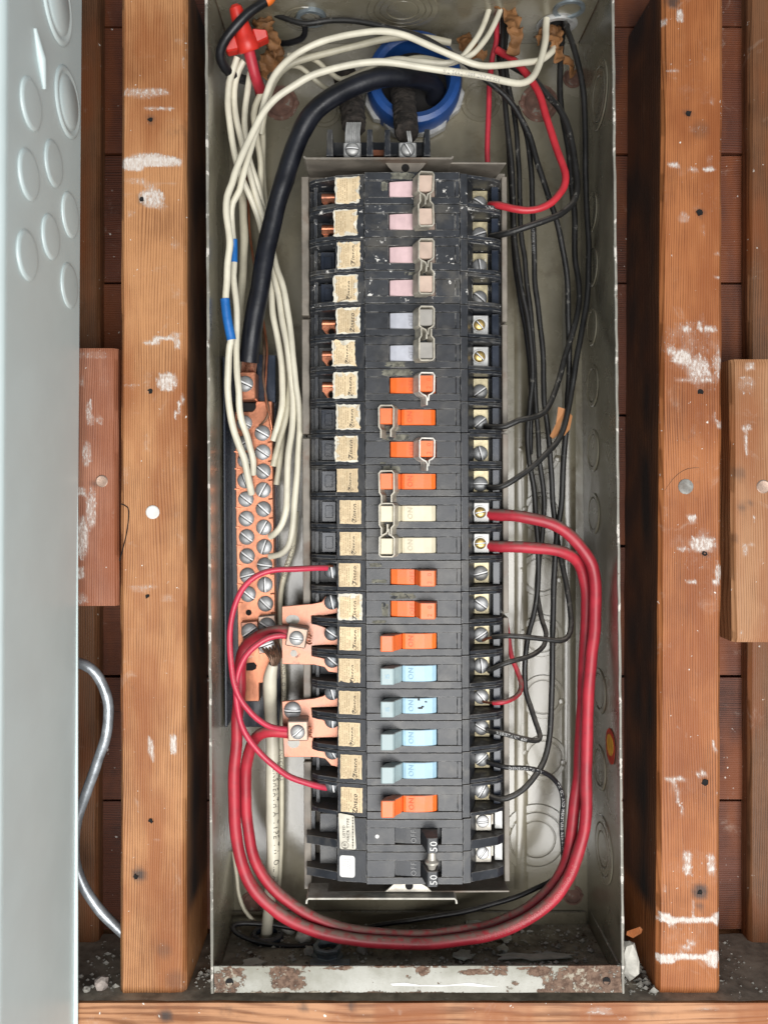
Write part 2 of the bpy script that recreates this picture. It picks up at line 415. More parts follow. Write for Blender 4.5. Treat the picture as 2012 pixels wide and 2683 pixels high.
m_tblack = M('black_toggle', (0.030, 0.032, 0.036), 0.45, var=0.2, dust=((0.22,0.205,0.19), 0.85), edge=((0.4,0.4,0.38), 0.6, 0.0005))
m_paper = M('tan_label_paper', (0.69, 0.545, 0.345), 0.7, ovar=0.13, var=0.14, vscale=100, stain=((0.55,0.39,0.22), 0.35), bump=0.4, bscale=300)
m_torn = M('torn_white_paper', (0.70, 0.66, 0.56), 0.8, var=0.15, vscale=120, bump=0.7, bscale=350)
m_ink = M('black_ink', (0.035, 0.028, 0.022), 0.7, var=0.2, bump=0)
m_inkb = M('faded_ink', (0.36, 0.25, 0.135), 0.8, var=0.2, bump=0)
m_inkw = M('white_ink', (0.70, 0.70, 0.68), 0.6, var=0.1, bump=0)
m_inkg = M('grey_ink', (0.26, 0.26, 0.26), 0.6, var=0.1, bump=0)
m_inko = M('dark_orange_moulding', (0.64, 0.095, 0.012), 0.5, var=0.1, bump=0)
m_inkc = M('tan_moulding', (0.53, 0.47, 0.34), 0.5, var=0.1, bump=0)
m_inkbl = M('dark_blue_moulding', (0.27, 0.45, 0.57), 0.5, var=0.1, bump=0)
m_inkgr = M('grey_moulding', (0.30, 0.30, 0.33), 0.5, var=0.1, bump=0)
m_inkr = M('pale_red_print', (0.55, 0.16, 0.16), 0.6, var=0.1, bump=0)
m_whitelabel = M('white_sticker', (0.72, 0.71, 0.69), 0.55, var=0.06, bump=0.1)
m_kraft = M('torn_kraft_paper', (0.20, 0.090, 0.030), 0.75, var=0.35, vscale=70, bump=0.8, bscale=220, bdist=0.001)
m_cloth = M('frayed_cloth_insulation', (0.030, 0.024, 0.020), 0.95, var=0.6, vscale=160, bump=1.0, bscale=380, bdist=0.002)
m_nail = M('dull_nail_steel', (0.30, 0.30, 0.28), 0.6, 0.2, var=0.4, vscale=200, stain=((0.12,0.09,0.07), .7), bump=.5)
m_dark = M('dark_opening', (0.006, 0.005, 0.005), 0.9, var=0.2, bump=0)
m_galv = M('galvanised_fitting', (0.20, 0.235, 0.255), 0.42, 0.5, var=0.3, vscale=70, dust=((0.13,0.125,0.115), 0.5))
m_armor = M('grey_armoured_cable', (0.40, 0.43, 0.46), 0.38, 0.55, var=0.3, vscale=80, bump=0.6, bscale=260, spots=(((0.06,0.06,0.06), 70, 0.73),))
m_encl = M('pale_grey_enclosure_paint', (0.62, 0.72, 0.72), 0.36, var=0.03, vscale=20, rvar=0.04, bump=0.05, bscale=300)
m_rust = M('rust_ring', (0.145, 0.075, 0.055), 0.75, var=0.4, vscale=120, spots=(((0.21,0.2,0.17), 120, 0.58),))
m_plaster = M('plaster_crumb', (0.46, 0.445, 0.40), 0.9, var=0.3, vscale=60, bump=0.6, bscale=250)
m_flake = M('paint_flake', (0.55, 0.56, 0.49), 0.65, var=0.2, vscale=60, bump=0.4)
m_stick_r = M('red_sticker', (0.40, 0.045, 0.020), 0.6, var=0.3, vscale=150, spots=(((0.2,0.18,0.15), 140, 0.64),))
m_stick_y = M('yellow_sticker', (0.55, 0.33, 0.03), 0.6, var=0.3, vscale=150)
m_tag = M('orange_paper_tag', (0.40, 0.175, 0.065), 0.7, var=0.12, bump=0.3)
w_stud = wood('stud_wood', (0.180, 0.066, 0.022), (0.51, 0.245, 0.105))
w_stud_r = wood('reddish_stud_wood', (0.135, 0.039, 0.011), (0.42, 0.155, 0.053))
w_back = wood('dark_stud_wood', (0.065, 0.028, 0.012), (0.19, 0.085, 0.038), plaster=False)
w_block = wood('pinkish_block_wood', (0.19, 0.068, 0.040), (0.42, 0.19, 0.115))
w_block2 = wood('tan_block_wood', (0.19, 0.085, 0.036), (0.42, 0.215, 0.105))
w_plate = wood('sole_plate_wood', (0.20, 0.078, 0.030), (0.50, 0.25, 0.125), axis='X', freq=1100)
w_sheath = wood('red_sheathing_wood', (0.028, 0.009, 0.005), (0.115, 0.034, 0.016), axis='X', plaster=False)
m_platetop = M('dusty_plate_top', (0.27, 0.24, 0.195), 0.85, var=0.4, vscale=60, bump=0.6, bscale=200, spots=(((0.42,0.40,0.36), 140, 0.66),))

# ------------------------------------------------------------------ timber
def board(name, mat_, x0, x1, y0, y1, d0, thick, lbl, cat, group=None, xb=None, plaster=(), darks=(), res=0.0028, rnd=0.0035, parent=None, wob=0.0006, soot_shade=None):
    """a timber whose front face fills the photo rectangle at depth d0; masks hold dried plaster, dark stains and shade painted on a side face"""
    a, c = P(x0, y0, d0), P(x1, y1, d0)
    b = P(xb[0], y1, d0).x if xb else a.x; e = P(xb[1], y1, d0).x if xb else c.x
    nx = max(8, int((c.x - a.x) / res)); nz = max(8, int((a.z - c.z) / (res*1.3)))
    vs, fs, pl, dk = [], [], [], []
    for j in range(nz + 1):
        t = j / nz; z = a.z + (c.z - a.z) * t
        xl = a.x + (b - a.x)*t; xr = c.x + (e - c.x)*t
        for i in range(nx + 1):
            s_ = i / nx; X = xl + (xr - xl)*s_
            ed = min(X - xl, xr - X); y = d0
            if ed < rnd: y += rnd - math.sqrt(max(0, rnd*rnd - (rnd-ed)**2))
            ez = min(a.z - z, z - c.z)
            if ez < 0.002: y += 0.001
            y += wob * mnoise.noise((X*30, z*9, d0*50))
            X2 = X + wob*1.2*mnoise.noise((s_, z*22, 3.3 + d0)) * (1 if ed < 1e-6 else 0)
            vs.append((X2, y, z))
            px, py = X / S(d0) + CX, CY - z / S(d0)
            p_ = 0
            for (cx, cy, rx, ry, st, *an) in plaster:
                ux, uy = px - cx, py - cy
                if an: k = R(an[0]); ux, uy = ux*math.cos(k) + uy*math.sin(k), -ux*math.sin(k) + uy*math.cos(k)
                q = (ux/rx)**2 + (uy/ry)**2
                if q < 1.6: p_ = max(p_, st * sm(1.6, 0.45, q) if False else st * (1 - sm(0.45, 1.6, q)))
            pl.append(p_)
            q_ = 0
            for (cx, cy, rr, st) in darks:
                q = math.hypot(px - cx, py - cy) / rr
                q_ = max(q_, st * (1 - sm(0.5, 1.2, q)))
            dk.append(q_)
    W = nx + 1
    for j in range(nz):
        for i in range(nx): fs.append((j*W+i, j*W+i+1, (j+1)*W+i+1, (j+1)*W+i))
    n0 = len(vs)
    per = [i for i in range(W)] + [j*W + nx for j in range(1, nz+1)] + [nz*W + i for i in range(nx-1, -1, -1)] + [j*W for j in range(nz-1, 0, -1)]
    m_ = len(per); NR = 7
    for r_ in range(NR):
        for k in per:
            yy = d0 + 0.006*(r_ == 0) + (0 if r_ == 0 else 0.006 + (thick - 0.006)*r_/(NR-1))
            vs.append((vs[k][0], yy, vs[k][2])); q = vs[-1]; pl.append(0)
            py = CY - q[2]/S(d0); side = -1 if q[0] < (a.x + c.x)/2 else 1
            dk.append(0.90*(0.72 + 0.9*abs(mnoise.noise((yy*30, q[2]*14, 4)))) * (1 - sm(2380, 2440, py)) * (0.6 if r_ == 0 else 1) if soot_shade == side else 0)  # darkens one side face: soot on the right stud, painted shade on the left
    for r_ in range(NR):
        i0 = n0 + (r_-1)*m_
        for k in range(m_):
            k2 = (k+1) % m_
            fs.append((per[k] if r_ == 0 else i0 + k, n0 + r_*m_ + k, n0 + r_*m_ + k2, per[k2] if r_ == 0 else i0 + k2))
    fs.append(tuple(n0 + (NR-1)*m_ + k for k in range(m_)))
    me = bpy.data.meshes.new(name)
    ctr = Vector(((a.x+c.x)/2, d0, (a.z+c.z)/2)) if parent is None else Vector((0,0,0))
    me.from_pydata([Vector(v) - ctr for v in vs], [], fs)
    bm = bmesh.new(); bm.from_mesh(me); bmesh.ops.recalc_face_normals(bm, faces=bm.faces); bm.to_mesh(me); bm.free()
    at = me.attributes.new('plaster', 'FLOAT', 'POINT'); at.data.foreach_set('value', pl)
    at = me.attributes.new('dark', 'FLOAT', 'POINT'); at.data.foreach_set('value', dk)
    for p in me.polygons: p.use_smooth = True
    me.set_sharp_from_angle(angle=R(40)); me.materials.append(mat_)
    o = bpy.data.objects.new(name, me); o.location = ctr; COL.objects.link(o)
    if parent is not None: o.parent = parent
    else: tag(o, lbl, cat, group)
    return o
def nail(parent, x, y, r, d0, m_, name='nail_head'):
    mb = MB(); c = P(x, y, d0)
    rr = r*S(d0)
    mb.lathe(c + Vector((0, 0.002, 0)), (0,-1,0), [(0, rr), (0.0026, rr), (0.0031, rr*0.85), (0.0028, rr*0.3)], 14)
    return mb.build(name, m_, parent, smooth=True)
def hole(parent, x, y, r, d0):
    mb = MB(); rr = r*S(d0); c = P(x, y, d0)
    mb.lathe(c + Vector((0,-0.0006,0)), (0,1,0), [(0, rr*1.05), (0.0003, rr*.85), (0.0004, 0)], 9, cap=False)
    for q in mb.v: q += Vector((mnoise.noise(q*900), 0, mnoise.noise(q*900 + Vector((7,0,0)))))*rr*.7
    return mb.build('nail_hole', m_dark, parent, smooth=True)

left_pl = [(400,120,30,30,.22),(450,330,25,40,.25),(360,620,40,30,.22),(420,760,50,40,.2),(380,960,40,30,.28),(440,1240,30,60,.2),(400,1480,40,60,.22),(360,1820,30,60,.2),(440,1880,30,50,.25),(390,2380,50,40,.2),(395,422,84,17,1.15),(352,428,40,20,1.1),(450,428,30,10,.9),(380,243,70,17,.66),(420,285,45,9,.72),(398,518,36,28,.85),(400,480,70,10,.5),(355,470,30,10,.5),(428,545,16,10,.6),(380,150,34,7,.35),(345,560,16,14,.5),
  (425,888,52,9,1.0,-14),(465,900,6,24,.95),(438,1000,30,27,.9),(470,1066,7,36,.9,18),(345,1010,24,12,.55),(360,1080,26,9,.4),(385,1150,12,26,.4),(440,1180,10,20,.35),
  (396,1960,10,38,.85,-12),(455,1950,8,32,1.0),(330,1250,8,40,.4),(375,1540,44,12,.5),(440,1570,24,14,.45),(410,2205,16,6,.55),(360,2110,6,30,.5,-12),(470,2040,8,20,.3),(345,700,10,14,.35),(460,640,14,18,.45),
  (480,160,6,16,.6),(478,60,8,14,.4),(330,300,5,40,.4),(350,1650,30,10,.35),(455,1730,8,24,.4)]
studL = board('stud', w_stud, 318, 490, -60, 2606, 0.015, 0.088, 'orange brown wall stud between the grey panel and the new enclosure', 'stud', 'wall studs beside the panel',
  soot_shade=1, xb=(313, 487), plaster=left_pl, darks=[(365,2292,20,.85),(430,2490,22,.35),(372,523,12,.6),(395,313,12,.5),(460,2570,30,.3)])  # inner side face painted dark, standing in for the shade beside the box
for x, y, r in ((395,314,6),(372,523,6),(395,1025,6),(387,1562,5),(396,2150,6),(357,2297,6)): hole(studL, x, y, r, 0.015)
nail(studL, 401, 1342, 18, 0.015, m_whitelabel)
mb = MB(); pth, rd = px_path([(318,1320,14.6),(336,1330,14.6),(338,1355,14.6),(333,1395,14.6),(325,1430,14.6),(314,1470,14.6)], 1.6, 0.003); mb.tube(pth, rd, 5); mb.build('crack', m_dark, studL)

right_pl = [(1800,120,60,40,.25),(1830,240,60,40,.28),(1790,480,60,50,.25),(1850,520,40,60,.3),(1800,700,60,80,.2),(1810,905,90,80,.42),(1850,1000,40,40,.4),(1840,1120,40,60,.3),(1820,1440,80,70,.35),(1860,1560,40,60,.35),(1780,1700,50,60,.2),(1830,1840,50,60,.22),(1800,2080,60,80,.3),(1820,2280,80,60,.35),(1800,2460,80,50,.35),(1780,42,12,20,.9),(1740,55,8,13,.8),(1762,186,22,9,.7,-15),(1845,155,12,14,.4),(1865,266,12,7,.6),(1830,338,36,12,.4),(1765,432,15,9,.98),(1815,442,12,5,.85),(1855,446,20,7,.9),
  (1860,420,12,20,.4),(1790,570,18,18,.55),(1745,520,8,40,.4),(1840,600,8,24,.5),(1880,668,9,8,.6),(1880,726,12,9,.7),(1795,860,13,11,.85),(1830,858,8,14,.95),(1860,862,14,5,.98),(1840,830,14,16,.4),
  (1785,936,26,18,.98),(1756,920,10,14,.8),(1830,962,32,30,.82),(1882,950,12,42,.75),(1835,992,46,13,.7),(1872,992,20,16,.5),(1780,995,20,8,.5),(1885,1112,16,10,.75),(1870,1090,10,14,.5),
  (1812,1358,18,8,.95),(1840,1425,36,24,.85),(1790,1436,22,10,.65),(1882,1500,12,26,.92),(1812,1525,16,7,.85),(1876,1528,14,7,.9),(1885,1365,12,5,.5),(1742,1340,10,20,.4),
  (1767,2041,30,7,.78),(1776,2090,6,60,.72,-14),(1837,2026,16,11,.75),(1872,1958,6,22,.8,-12),(1800,2262,14,34,.9),(1862,2265,8,38,.8),(1878,2082,10,8,.6),(1800,1925,7,10,.5),(1772,1908,5,10,.6),
  (1810,2408,96,9,1.2),(1740,2405,18,14,1.1),(1880,2408,18,16,1.1),(1810,2505,70,8,1.2),(1745,2512,34,11,1.2),(1868,2512,24,24,1.0),(1800,2478,30,9,.75,-40),(1813,2380,7,26,.7),(1740,2330,8,12,.6),(1758,2420,8,8,.9)]
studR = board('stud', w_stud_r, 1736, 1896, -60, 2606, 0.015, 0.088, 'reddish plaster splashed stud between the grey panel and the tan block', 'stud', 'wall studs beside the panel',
  soot_shade=-1, xb=(1720, 1887), plaster=right_pl, darks=[(1833,2336,24,.85),(1833,2375,12,.6),(1803,297,12,.6),(1834,557,12,.6),(1834,340,26,.3),(1844,1450,11,.5),(1762,3,20,.8)])
for x, y, r in ((1803,298,7),(1831,557,8),(1834,1027,7),(1844,1450,6),(1845,2050,8),(1833,2337,6)): hole(studR, x, y, r, 0.015)
for q in ([(1768,2010,14.8),(1772,2085,14.8),(1780,2150,14.8),(1790,2230,14.8),(1796,2300,14.8),(1803,2345,14.8)],[(1741,1285,14.8),(1756,1262,14.8),(1775,1242,14.8),(1800,1228,14.8),(1830,1225,14.8)]):
    mb = MB(); pth, rd = px_path([(a_, b_, c_ + .2) for a_, b_, c_ in q], 0.9, 0.003); mb.tube(pth, rd, 5); mb.build('crack', m_oxid, studR)
nail(studR, 1795, 1275, 20, 0.015, m_nail)

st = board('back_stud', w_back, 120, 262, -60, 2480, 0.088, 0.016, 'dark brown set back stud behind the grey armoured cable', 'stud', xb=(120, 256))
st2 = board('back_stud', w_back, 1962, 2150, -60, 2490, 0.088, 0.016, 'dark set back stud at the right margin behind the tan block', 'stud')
bl = board('wood_block', w_block, 150, 306, 912, 1588, 0.022, 0.0655, 'pinkish short wood block nailed left of the orange stud', 'wood block', xb=(150, 310),
  plaster=[(240,930,50,16,.5),(215,1000,8,20,.6),(235,1080,10,40,.7),(260,1100,14,16,.6),(228,1190,14,40,.7),(240,1330,16,60,.7),(215,1410,20,60,.8),(212,1290,16,12,.9),(210,1500,14,20,.8),(215,1570,20,20,.6),(270,1000,30,20,.35)],
  darks=[(248,1267,10,.6)])
nail(bl, 268, 1261, 16, 0.022, m_tarn)
br = board('wood_block', w_block2, 1914, 2080, 941, 1683, 0.022, 0.0655, 'tan short wood block nailed right of the reddish stud', 'wood block', xb=(1921, 2080),
  plaster=[(1965,960,16,12,.7),(1955,1010,30,30,.5),(1956,1118,24,7,.9),(1952,1155,7,45,.8),(1950,1440,10,22,.6),(1990,1470,30,6,.6),(1970,1425,8,10,.6),(1940,1660,10,14,.5),(1975,1360,5,8,.7)],
  darks=[(1935,1240,20,.4),(1942,1330,14,.5),(1925,1410,10,.4),(1965,1320,10,.5)])
nail(br, 1998, 1275, 18, 0.022, m_tarn)

plate = board('sole_plate', w_plate, -120, 2150, 2630, 2860, 0.003, 0.13, 'horizontal wood sole plate below the panel box', 'sole plate', rnd=0.003,
  plaster=[(1010,2660,12,6,.4),(1570,2650,50,10,.6),(1630,2668,16,8,.6),(1850,2640,40,8,.5),(330,2665,20,5,.5),(1250,2668,30,6,.3)], darks=[(435,2662,20,.85),(795,2640,14,.6),(920,2636,12,.6)])
mb = MB(); zt = P(0, 2630, 0.003).z
n_ = 90
for j in range(7):
    for i in range(n_ + 1):
        X = -0.32 + 0.68*i/n_; Y = 0.0055 + 0.097*j/6
        mb.v.append(Vector((X, Y, zt + 0.0008 + 0.0008*mnoise.noise((X*60, Y*60, 1)))))
for j in range(6):
    for i in range(n_): a = j*(n_+1) + i; mb.f.append((a, a+1, a+n_+2, a+n_+1))
mb.build('dirt_layer', m_platetop, plate, smooth=True, recalc=False)['kind'] = 'stuff'

# sheathing boards behind the studs
wall = bpy.data.objects.new('back_wall', None); COL.objects.link(wall); wall['kind'] = 'structure'; wall.location = (0, 0.104, 0)
seams = [-120, 72, 405, 742, 1088, 1430, 1771, 2096, 2437]
pk = None
for a, b in zip(seams, seams[1:]):
    mb = MB(); p, q = P(-150, a + 4, 0.104), P(2200, b - 3, 0.104)
    nz, nx = 6, 60
    mb.v = []; jit = random.uniform(-.0012, .0012)
    for j in range(nz + 1):
        for i in range(nx + 1):
            X = p.x + (q.x-p.x)*i/nx; Z = p.z + (q.z-p.z)*j/nz
            mb.v.append(Vector((X, 0.104 + jit + 0.001*mnoise.noise((X*9, Z*40, a)), Z)))
    W = nx + 1
    for j in range(nz):
        for i in range(nx): mb.f.append((j*W+i, j*W+i+1, (j+1)*W+i+1, (j+1)*W+i))
    m0 = len(mb.v); per = list(range(W)) + [j*W+nx for j in range(1, nz+1)] + [nz*W+i for i in range(nx-1, -1, -1)] + [j*W for j in range(nz-1, 0, -1)]
    mb.v += [Vector((mb.v[k].x, 0.122, mb.v[k].z)) for k in per]
    for k in range(len(per)): mb.f.append((per[k], m0+k, m0+(k+1) % len(per), per[(k+1) % len(per)]))
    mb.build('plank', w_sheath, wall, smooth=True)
mb = MB(); mb.box(-0.5, 0.5, 0.124, 0.13, -0.5, 0.6); o = mb.build('building_paper', m_dark, wall)

# ------------------------------------------------------------------ steel box
BD = 0.099
TL, TR, BL_, BR_ = (537, -73), (1607, -73), (553, 2600), (1635, 2600)
f_tl, f_tr, f_br, f_bl = [P(x, y, 0) for x, y in (TL, TR, BR_, BL_)]
boxr = thing('panel_box', 'old grey steel electrical panel box mounted between two wood studs', 'panel box', P(1090, 2600, 0.05))
T_ = 0.0018
def wallslab(name, a, b, inn, m_):                 # a,b: front corners; inn: inward offset
    mb = MB(); bk = Vector((0, BD, 0)); inn = Vector(inn) * T_
    mb.hexa([a, b, b + inn, a + inn, a + bk, b + bk, b + bk + inn, a + bk + inn])
    return mb.build(name, m_, boxr)
bx_, bz_ = Vector((1,0,0)), Vector((0,0,1))
wallslab('left_wall', f_tl, f_bl, bx_, m_paint)
wallslab('right_wall', f_tr, f_br, -bx_, m_paint)
wallslab('top_wall', f_tl + bx_*0.0025, f_tr - bx_*0.0025, -bz_, m_paint)
wallslab('bottom_wall', f_bl + bx_*0.0025, f_br - bx_*0.0025, bz_, m_floor)
mb = MB(); k = Vector((0, BD + 0.0005, 0)); t = Vector((0, 0.0015, 0))
# back wall; the raised ribs are added, standing in for soft vertical reflections
mb.hexa([f_tl + k, f_tr + k, f_br + k, f_bl + k, f_tl + k + t, f_tr + k + t, f_br + k + t, f_bl + k + t])
mb.build('back_wall', m_paint, boxr)
for xa in (845, 1365, 1490):
    mb = MB(); a = P(xa, 470, BD); b = P(xa, 2330, BD); h_ = 0.006
    mb.profz([(a.x - h_, BD + 0.0003), (a.x - h_*0.55, BD - 0.0012), (a.x + h_*0.55, BD - 0.0012), (a.x + h_, BD + 0.0003)], b.z, a.z)
    mb.build('reflection_rib', m_paint, boxr, smooth=True)
def rim(a, b, off):                                # rough raw front edge
    mb = MB(); n = 60; pts = []
    for i in range(n + 1):
        p = a.lerp(b, i/n); p = p + Vector(off)*0.0012 + Vector((0.0005*mnoise.noise((p.z*150, p.x*150, 1)), -0.0008, 0.0003*mnoise.noise((p.x*150, 5, p.z*120))))
        pts.append(p)
    mb.tube(pts, [0.0011 + 0.0004*mnoise.noise((p.x*90, 9, p.z*90)) for p in pts], 6)
    return mb.build('edge', m_rim, boxr, smooth=True)
rim(f_tl, f_bl, (1,0,0)); rim(f_tr, f_br, (-1,0,0))
# folded lip at the bottom, with two screw holes
RUST = [(602,2570,36,32,1),(752,2548,42,16,1),(775,2570,26,22,1),(735,2575,20,14,.8),(1108,2541,16,12,1),(640,2538,30,4,.7),(890,2535,50,5,.8),(1250,2546,50,8,1),(1310,2540,26,16,.9),
  (1420,2545,40,14,1),(1470,2565,50,28,1.1),(1540,2560,60,34,1.2),(1600,2560,40,38,1.1),(1390,2535,60,5,.9),(1350,2575,12,6,.7),(1335,2590,14,7,.7),(1500,2595,130,5,.9),(900,2598,300,3,.7),(1000,2531,400,2.5,.6),(1070,2560,8,6,.6)]
vs, fs, rv = [], [], []; nx, nz = 260, 20
a, b, c, e = P(561, 2530, 0), P(1624, 2528, 0), P(1630, 2598, 0), P(563, 2598, 0)
for j in range(nz + 1):
    for i in range(nx + 1):
        t, u = i/nx, j/nz; p = a.lerp(b, t).lerp(e.lerp(c, t), u); p.y += .0005*mnoise.noise((p.x*40, p.z*40, 0)) - (.0012*(u - .5)**2*4)
        vs.append(p); px, py = p.x/S(0) + CX, CY - p.z/S(0)
        rv.append(max([st*(1 - sm(.1, 2.8, ((px-x)/rx)**2 + ((py-y)/ry)**2)) for x, y, rx, ry, st in RUST]))
for j in range(nz):
    for i in range(nx): q = j*(nx+1) + i; fs.append((q, q+1, q+nx+2, q+nx+1))
n0 = len(vs); vs += [v + Vector((0, .0016, 0)) for v in vs]; rv += rv
fs += [tuple(q + n0 for q in f[::-1]) for f in fs]
for i in range(nx): fs.append((i, i+n0, i+1+n0, i+1)); q = nz*(nx+1) + i; fs.append((q+1, q+1+n0, q+n0, q))
me = bpy.data.meshes.new('bottom_flange'); me.from_pydata([v - boxr.location for v in vs], [], fs)
at = me.attributes.new('rust', 'FLOAT', 'POINT'); at.data.foreach_set('value', rv)
for p in me.polygons: p.use_smooth = True
me.set_sharp_from_angle(angle=R(40)); me.materials.append(m_flange)
lip = bpy.data.objects.new('bottom_flange', me); COL.objects.link(lip); lip.parent = boxr
for x, y in ((602, 2573), (1588, 2570)):
    mb = MB(); mb.lathe(P(x, y, 0) + Vector((0, -0.0004, 0)), (0,1,0), [(0, 0.0031), (0.0002, 0.0025), (0.0003, 0.0024), (0.0003, 0)], 14, cap=False); mb.build('screw_hole', m_dark, lip, smooth=True)
def chip(poly, m_, y=-0.0002):
    mb = MB(); mb.prism([(P(x, yy, 0).x, P(x, yy, 0).z) for x, yy in poly], y - 0.0002, y + 0.0001); return mb.build('paint_splash', m_, lip)
chip([(930,2592),(950,2588),(975,2590),(985,2585),(992,2592),(965,2596),(940,2598)], m_whitelabel)
chip([(1022,2576),(1060,2574),(1100,2580),(1170,2580),(1230,2574),(1290,2583),(1360,2584),(1430,2588),(1450,2592),(1380,2594),(1250,2592),(1170,2590),(1080,2592),(1030,2584)], m_whitelabel)
# bent corner gussets
for xf, yf, xb_, yb_ in ((1622, 2528, 1546, 2384), (1603, -40, 1524, 158)):
    mb = MB(); mb.tube([P(xf, yf, 0.004), P(xb_, yb_, 0.094)], 0.0012, 6); mb.build('seam_edge', m_rim, boxr, smooth=True)
mb = MB(); a, b = P(606, 2386, 0.098), P(1534, 2386, 0.098); mb.box(a.x, b.x, 0.0955, 0.0985, a.z - 0.0135, a.z); mb.build('back_lip', m_paint, boxr, bevel=0.0006)

def ko(c, ax, r, rings=1, bump_ax=None, m_=None, h=0.0009, n=40):
    mb = MB()
    if rings == 1: pr = [(0,r),(h,r*.97),(h,r*.80),(0,r*.775),(0,r*.745),(h*.7,r*.72),(h*.7,0)]
    elif rings == 2: pr = [(0,r),(h,r*.98),(h,r*.80),(0,r*.78),(0,r*.76),(h,r*.74),(h,r*.55),(0,r*.53),(0,r*.51),(h*.7,r*.49),(h*.7,0)]
    else: pr = [(0,r),(h,r*.985),(h,r*.83),(0,r*.82),(0,r*.80),(h,r*.79),(h,r*.66),(0,r*.65),(0,r*.63),(h,r*.62),(h,r*.46),(0,r*.45),(0,r*.43),(h*.7,r*.42),(h*.7,0)]
    mb.lathe(c, ax, pr, n, cap=False)
    if bump_ax is not None:
        for s_ in (-1, 1):
            q = Vector(c) + Vector(bump_ax)*r*0.9*s_
            mb.lathe(q, ax, [(0, r*.19), (h*1.5, r*.15), (h*2.0, r*.07), (h*2.1, 0)], 10, cap=False)
    return mb.build('knockout', m_ or m_paint, boxr, smooth=True)
yb = BD + 0.0004
for x, y, r, rg in ((1412,1188,56,1),(1420,1343,54,1),(1416,1505,58,1),(1418,1665,56,1),(1421,1825,58,1),(1424,1985,60,1),(1405,2197,92,2)):
    ko(P(x, y, yb), (0,-1,0), r*S(yb), rg, (0.97,0,-0.25))
for x, y, r, rg, mm in ((1258,268,52,1,m_paint),(1412,270,50,1,m_rust),(735,270,46,1,m_rust),(850,290,44,1,m_paint),(1500,205,26,1,m_rust),(660,2365,30,1,m_rust),(1500,2345,26,1,m_rust)):
    ko(P(x, y, yb), (0,-1,0), r*S(yb), rg, (1,0,0), mm)
XR = lambda z: f_tr.x + (f_br.x - f_tr.x) * (f_tr.z - z) / (f_tr.z - f_br.z) - T_ - 0.0002
XLw = lambda z: f_tl.x + (f_bl.x - f_tl.x) * (f_tl.z - z) / (f_tl.z - f_bl.z) + T_ + 0.0002
def on_right(x, y, r, rg=1):
    z = 0.0
    for _ in range(6):
        X = XR(z); d = X * F / (x - CX) - D; z = -(y - CY) * S(d)
    ko((X, d, z), (-1,0,0), r*S(d), rg)
for x, y, r, rg in ((1567,250,88,2),(1550,556,52,1),(1550,856,50,1),(1552,1010,56,1),(1553,1180,56,1),(1555,1345,55,1),(1570,1810,60,1),(1570,2010,60,1),(1580,2225,86,2),(1552,700,50,1)): on_right(x, y, r, rg)
ztop = f_tl.z - T_ - 0.0002
ko((P(1055, 10, 0.046).x, 0.046, ztop), (0,0,-1), 0.029, 3)
ko((P(800, 50, 0.06).x, 0.060, ztop), (0,0,-1), 0.018, 2)
# red and yellow sticker on the right wall
zz = P(1603, 1955, 0.022).z; xx = XR(zz) - 0.0003
def ell(m_, name, ry, rz, k, dz=0, par=None):
    mb = MB(); n = 26; c = []
    for i in range(n):
        a = 2*math.pi*i/n; q = 1 + 0.10*mnoise.noise((math.cos(a)*2, math.sin(a)*2, k*9))
        c.append((xx - k*0.0003, 0.022 + ry*q*math.cos(a), zz + dz + rz*q*math.sin(a)))
    mb.add(c + [(p[0] + 0.0002, p[1], p[2]) for p in c], [tuple(range(n)), tuple(range(2*n-1, n-1, -1))] + [(i, (i+1) % n, (i+1) % n + n, i+n) for i in range(n)])
    return mb.build(name, m_, par or boxr)
stk = ell(m_stick_r, 'sticker', 0.0125, 0.0140, 1)
ell(m_stick_y, 'sticker_centre', 0.0085, 0.0085, 2, 0.001, stk)

# ------------------------------------------------------------------ bus pan behind the breakers
pan = thing('bus_pan', 'dull grey sheet metal pan carrying the column of black breakers', 'bus pan', P(1064, 2300, 0.06))
mb = MB(); a, b = P(806, 455, 0.062), P(1322, 2300, 0.062); mb.box(a.x, b.x, 0.0625, 0.0655, b.z, a.z); mb.build('base_plate', m_pan, pan)
for x0, x1, ys, nm in ((793, 812, ((462, 826), (836, 1137), (1148, 1990), (1996, 2330)), 'l'), (1317, 1331, ((462, 842), (850, 1128), (1136, 1606), (1618, 2310)), 'r')):
    for y0, y1 in ys:
        mb = MB(); dl0, dl1 = lean(y0), lean(y1); d0, d1 = 0.046, 0.098
        if nm == 'l': q = [P(x0+dl0, y0, d0), P(x1+dl0, y0, d0), P(x1+dl1, y1, d0), P(x0+dl1, y1, d0)]
        else: q = [P(x0+dl0, y0, d0), P(x1+dl0, y0, d0), P(x1+dl1, y1, d0), P(x0+dl1, y1, d0)]
        mb.hexa(q + [p + Vector((0, 0.052, 0)) for p in q]); mb.build('side_flange', m_pan, pan, bevel=0.0006)
a, b = P(800, 421, 0.030), P(1326, 425, 0.030); mb = MB()
mb.hexa([a, b, b + Vector((0,0,-.0015)), a + Vector((0,0,-.0015)), a + Vector((.001,.034,0)), b + Vector((-.004,.034,0)), b + Vector((-.004,.034,-.0015)), a + Vector((.001,.034,-.0015))]); mb.build('end_plate', m_pan, pan, bevel=0.0004)
a, b = P(806, 2337, 0.030), P(1334, 2333, 0.030); mb = MB()
mb.hexa([a, b, b + Vector((0,0,-.0015)), a + Vector((0,0,-.0015)), a + Vector((.001,.034,0)), b + Vector((-.001,.034,0)), b + Vector((-.001,.034,-.0015)), a + Vector((.001,.034,-.0015))]); mb.build('end_plate', m_pan, pan, bevel=0.0004)
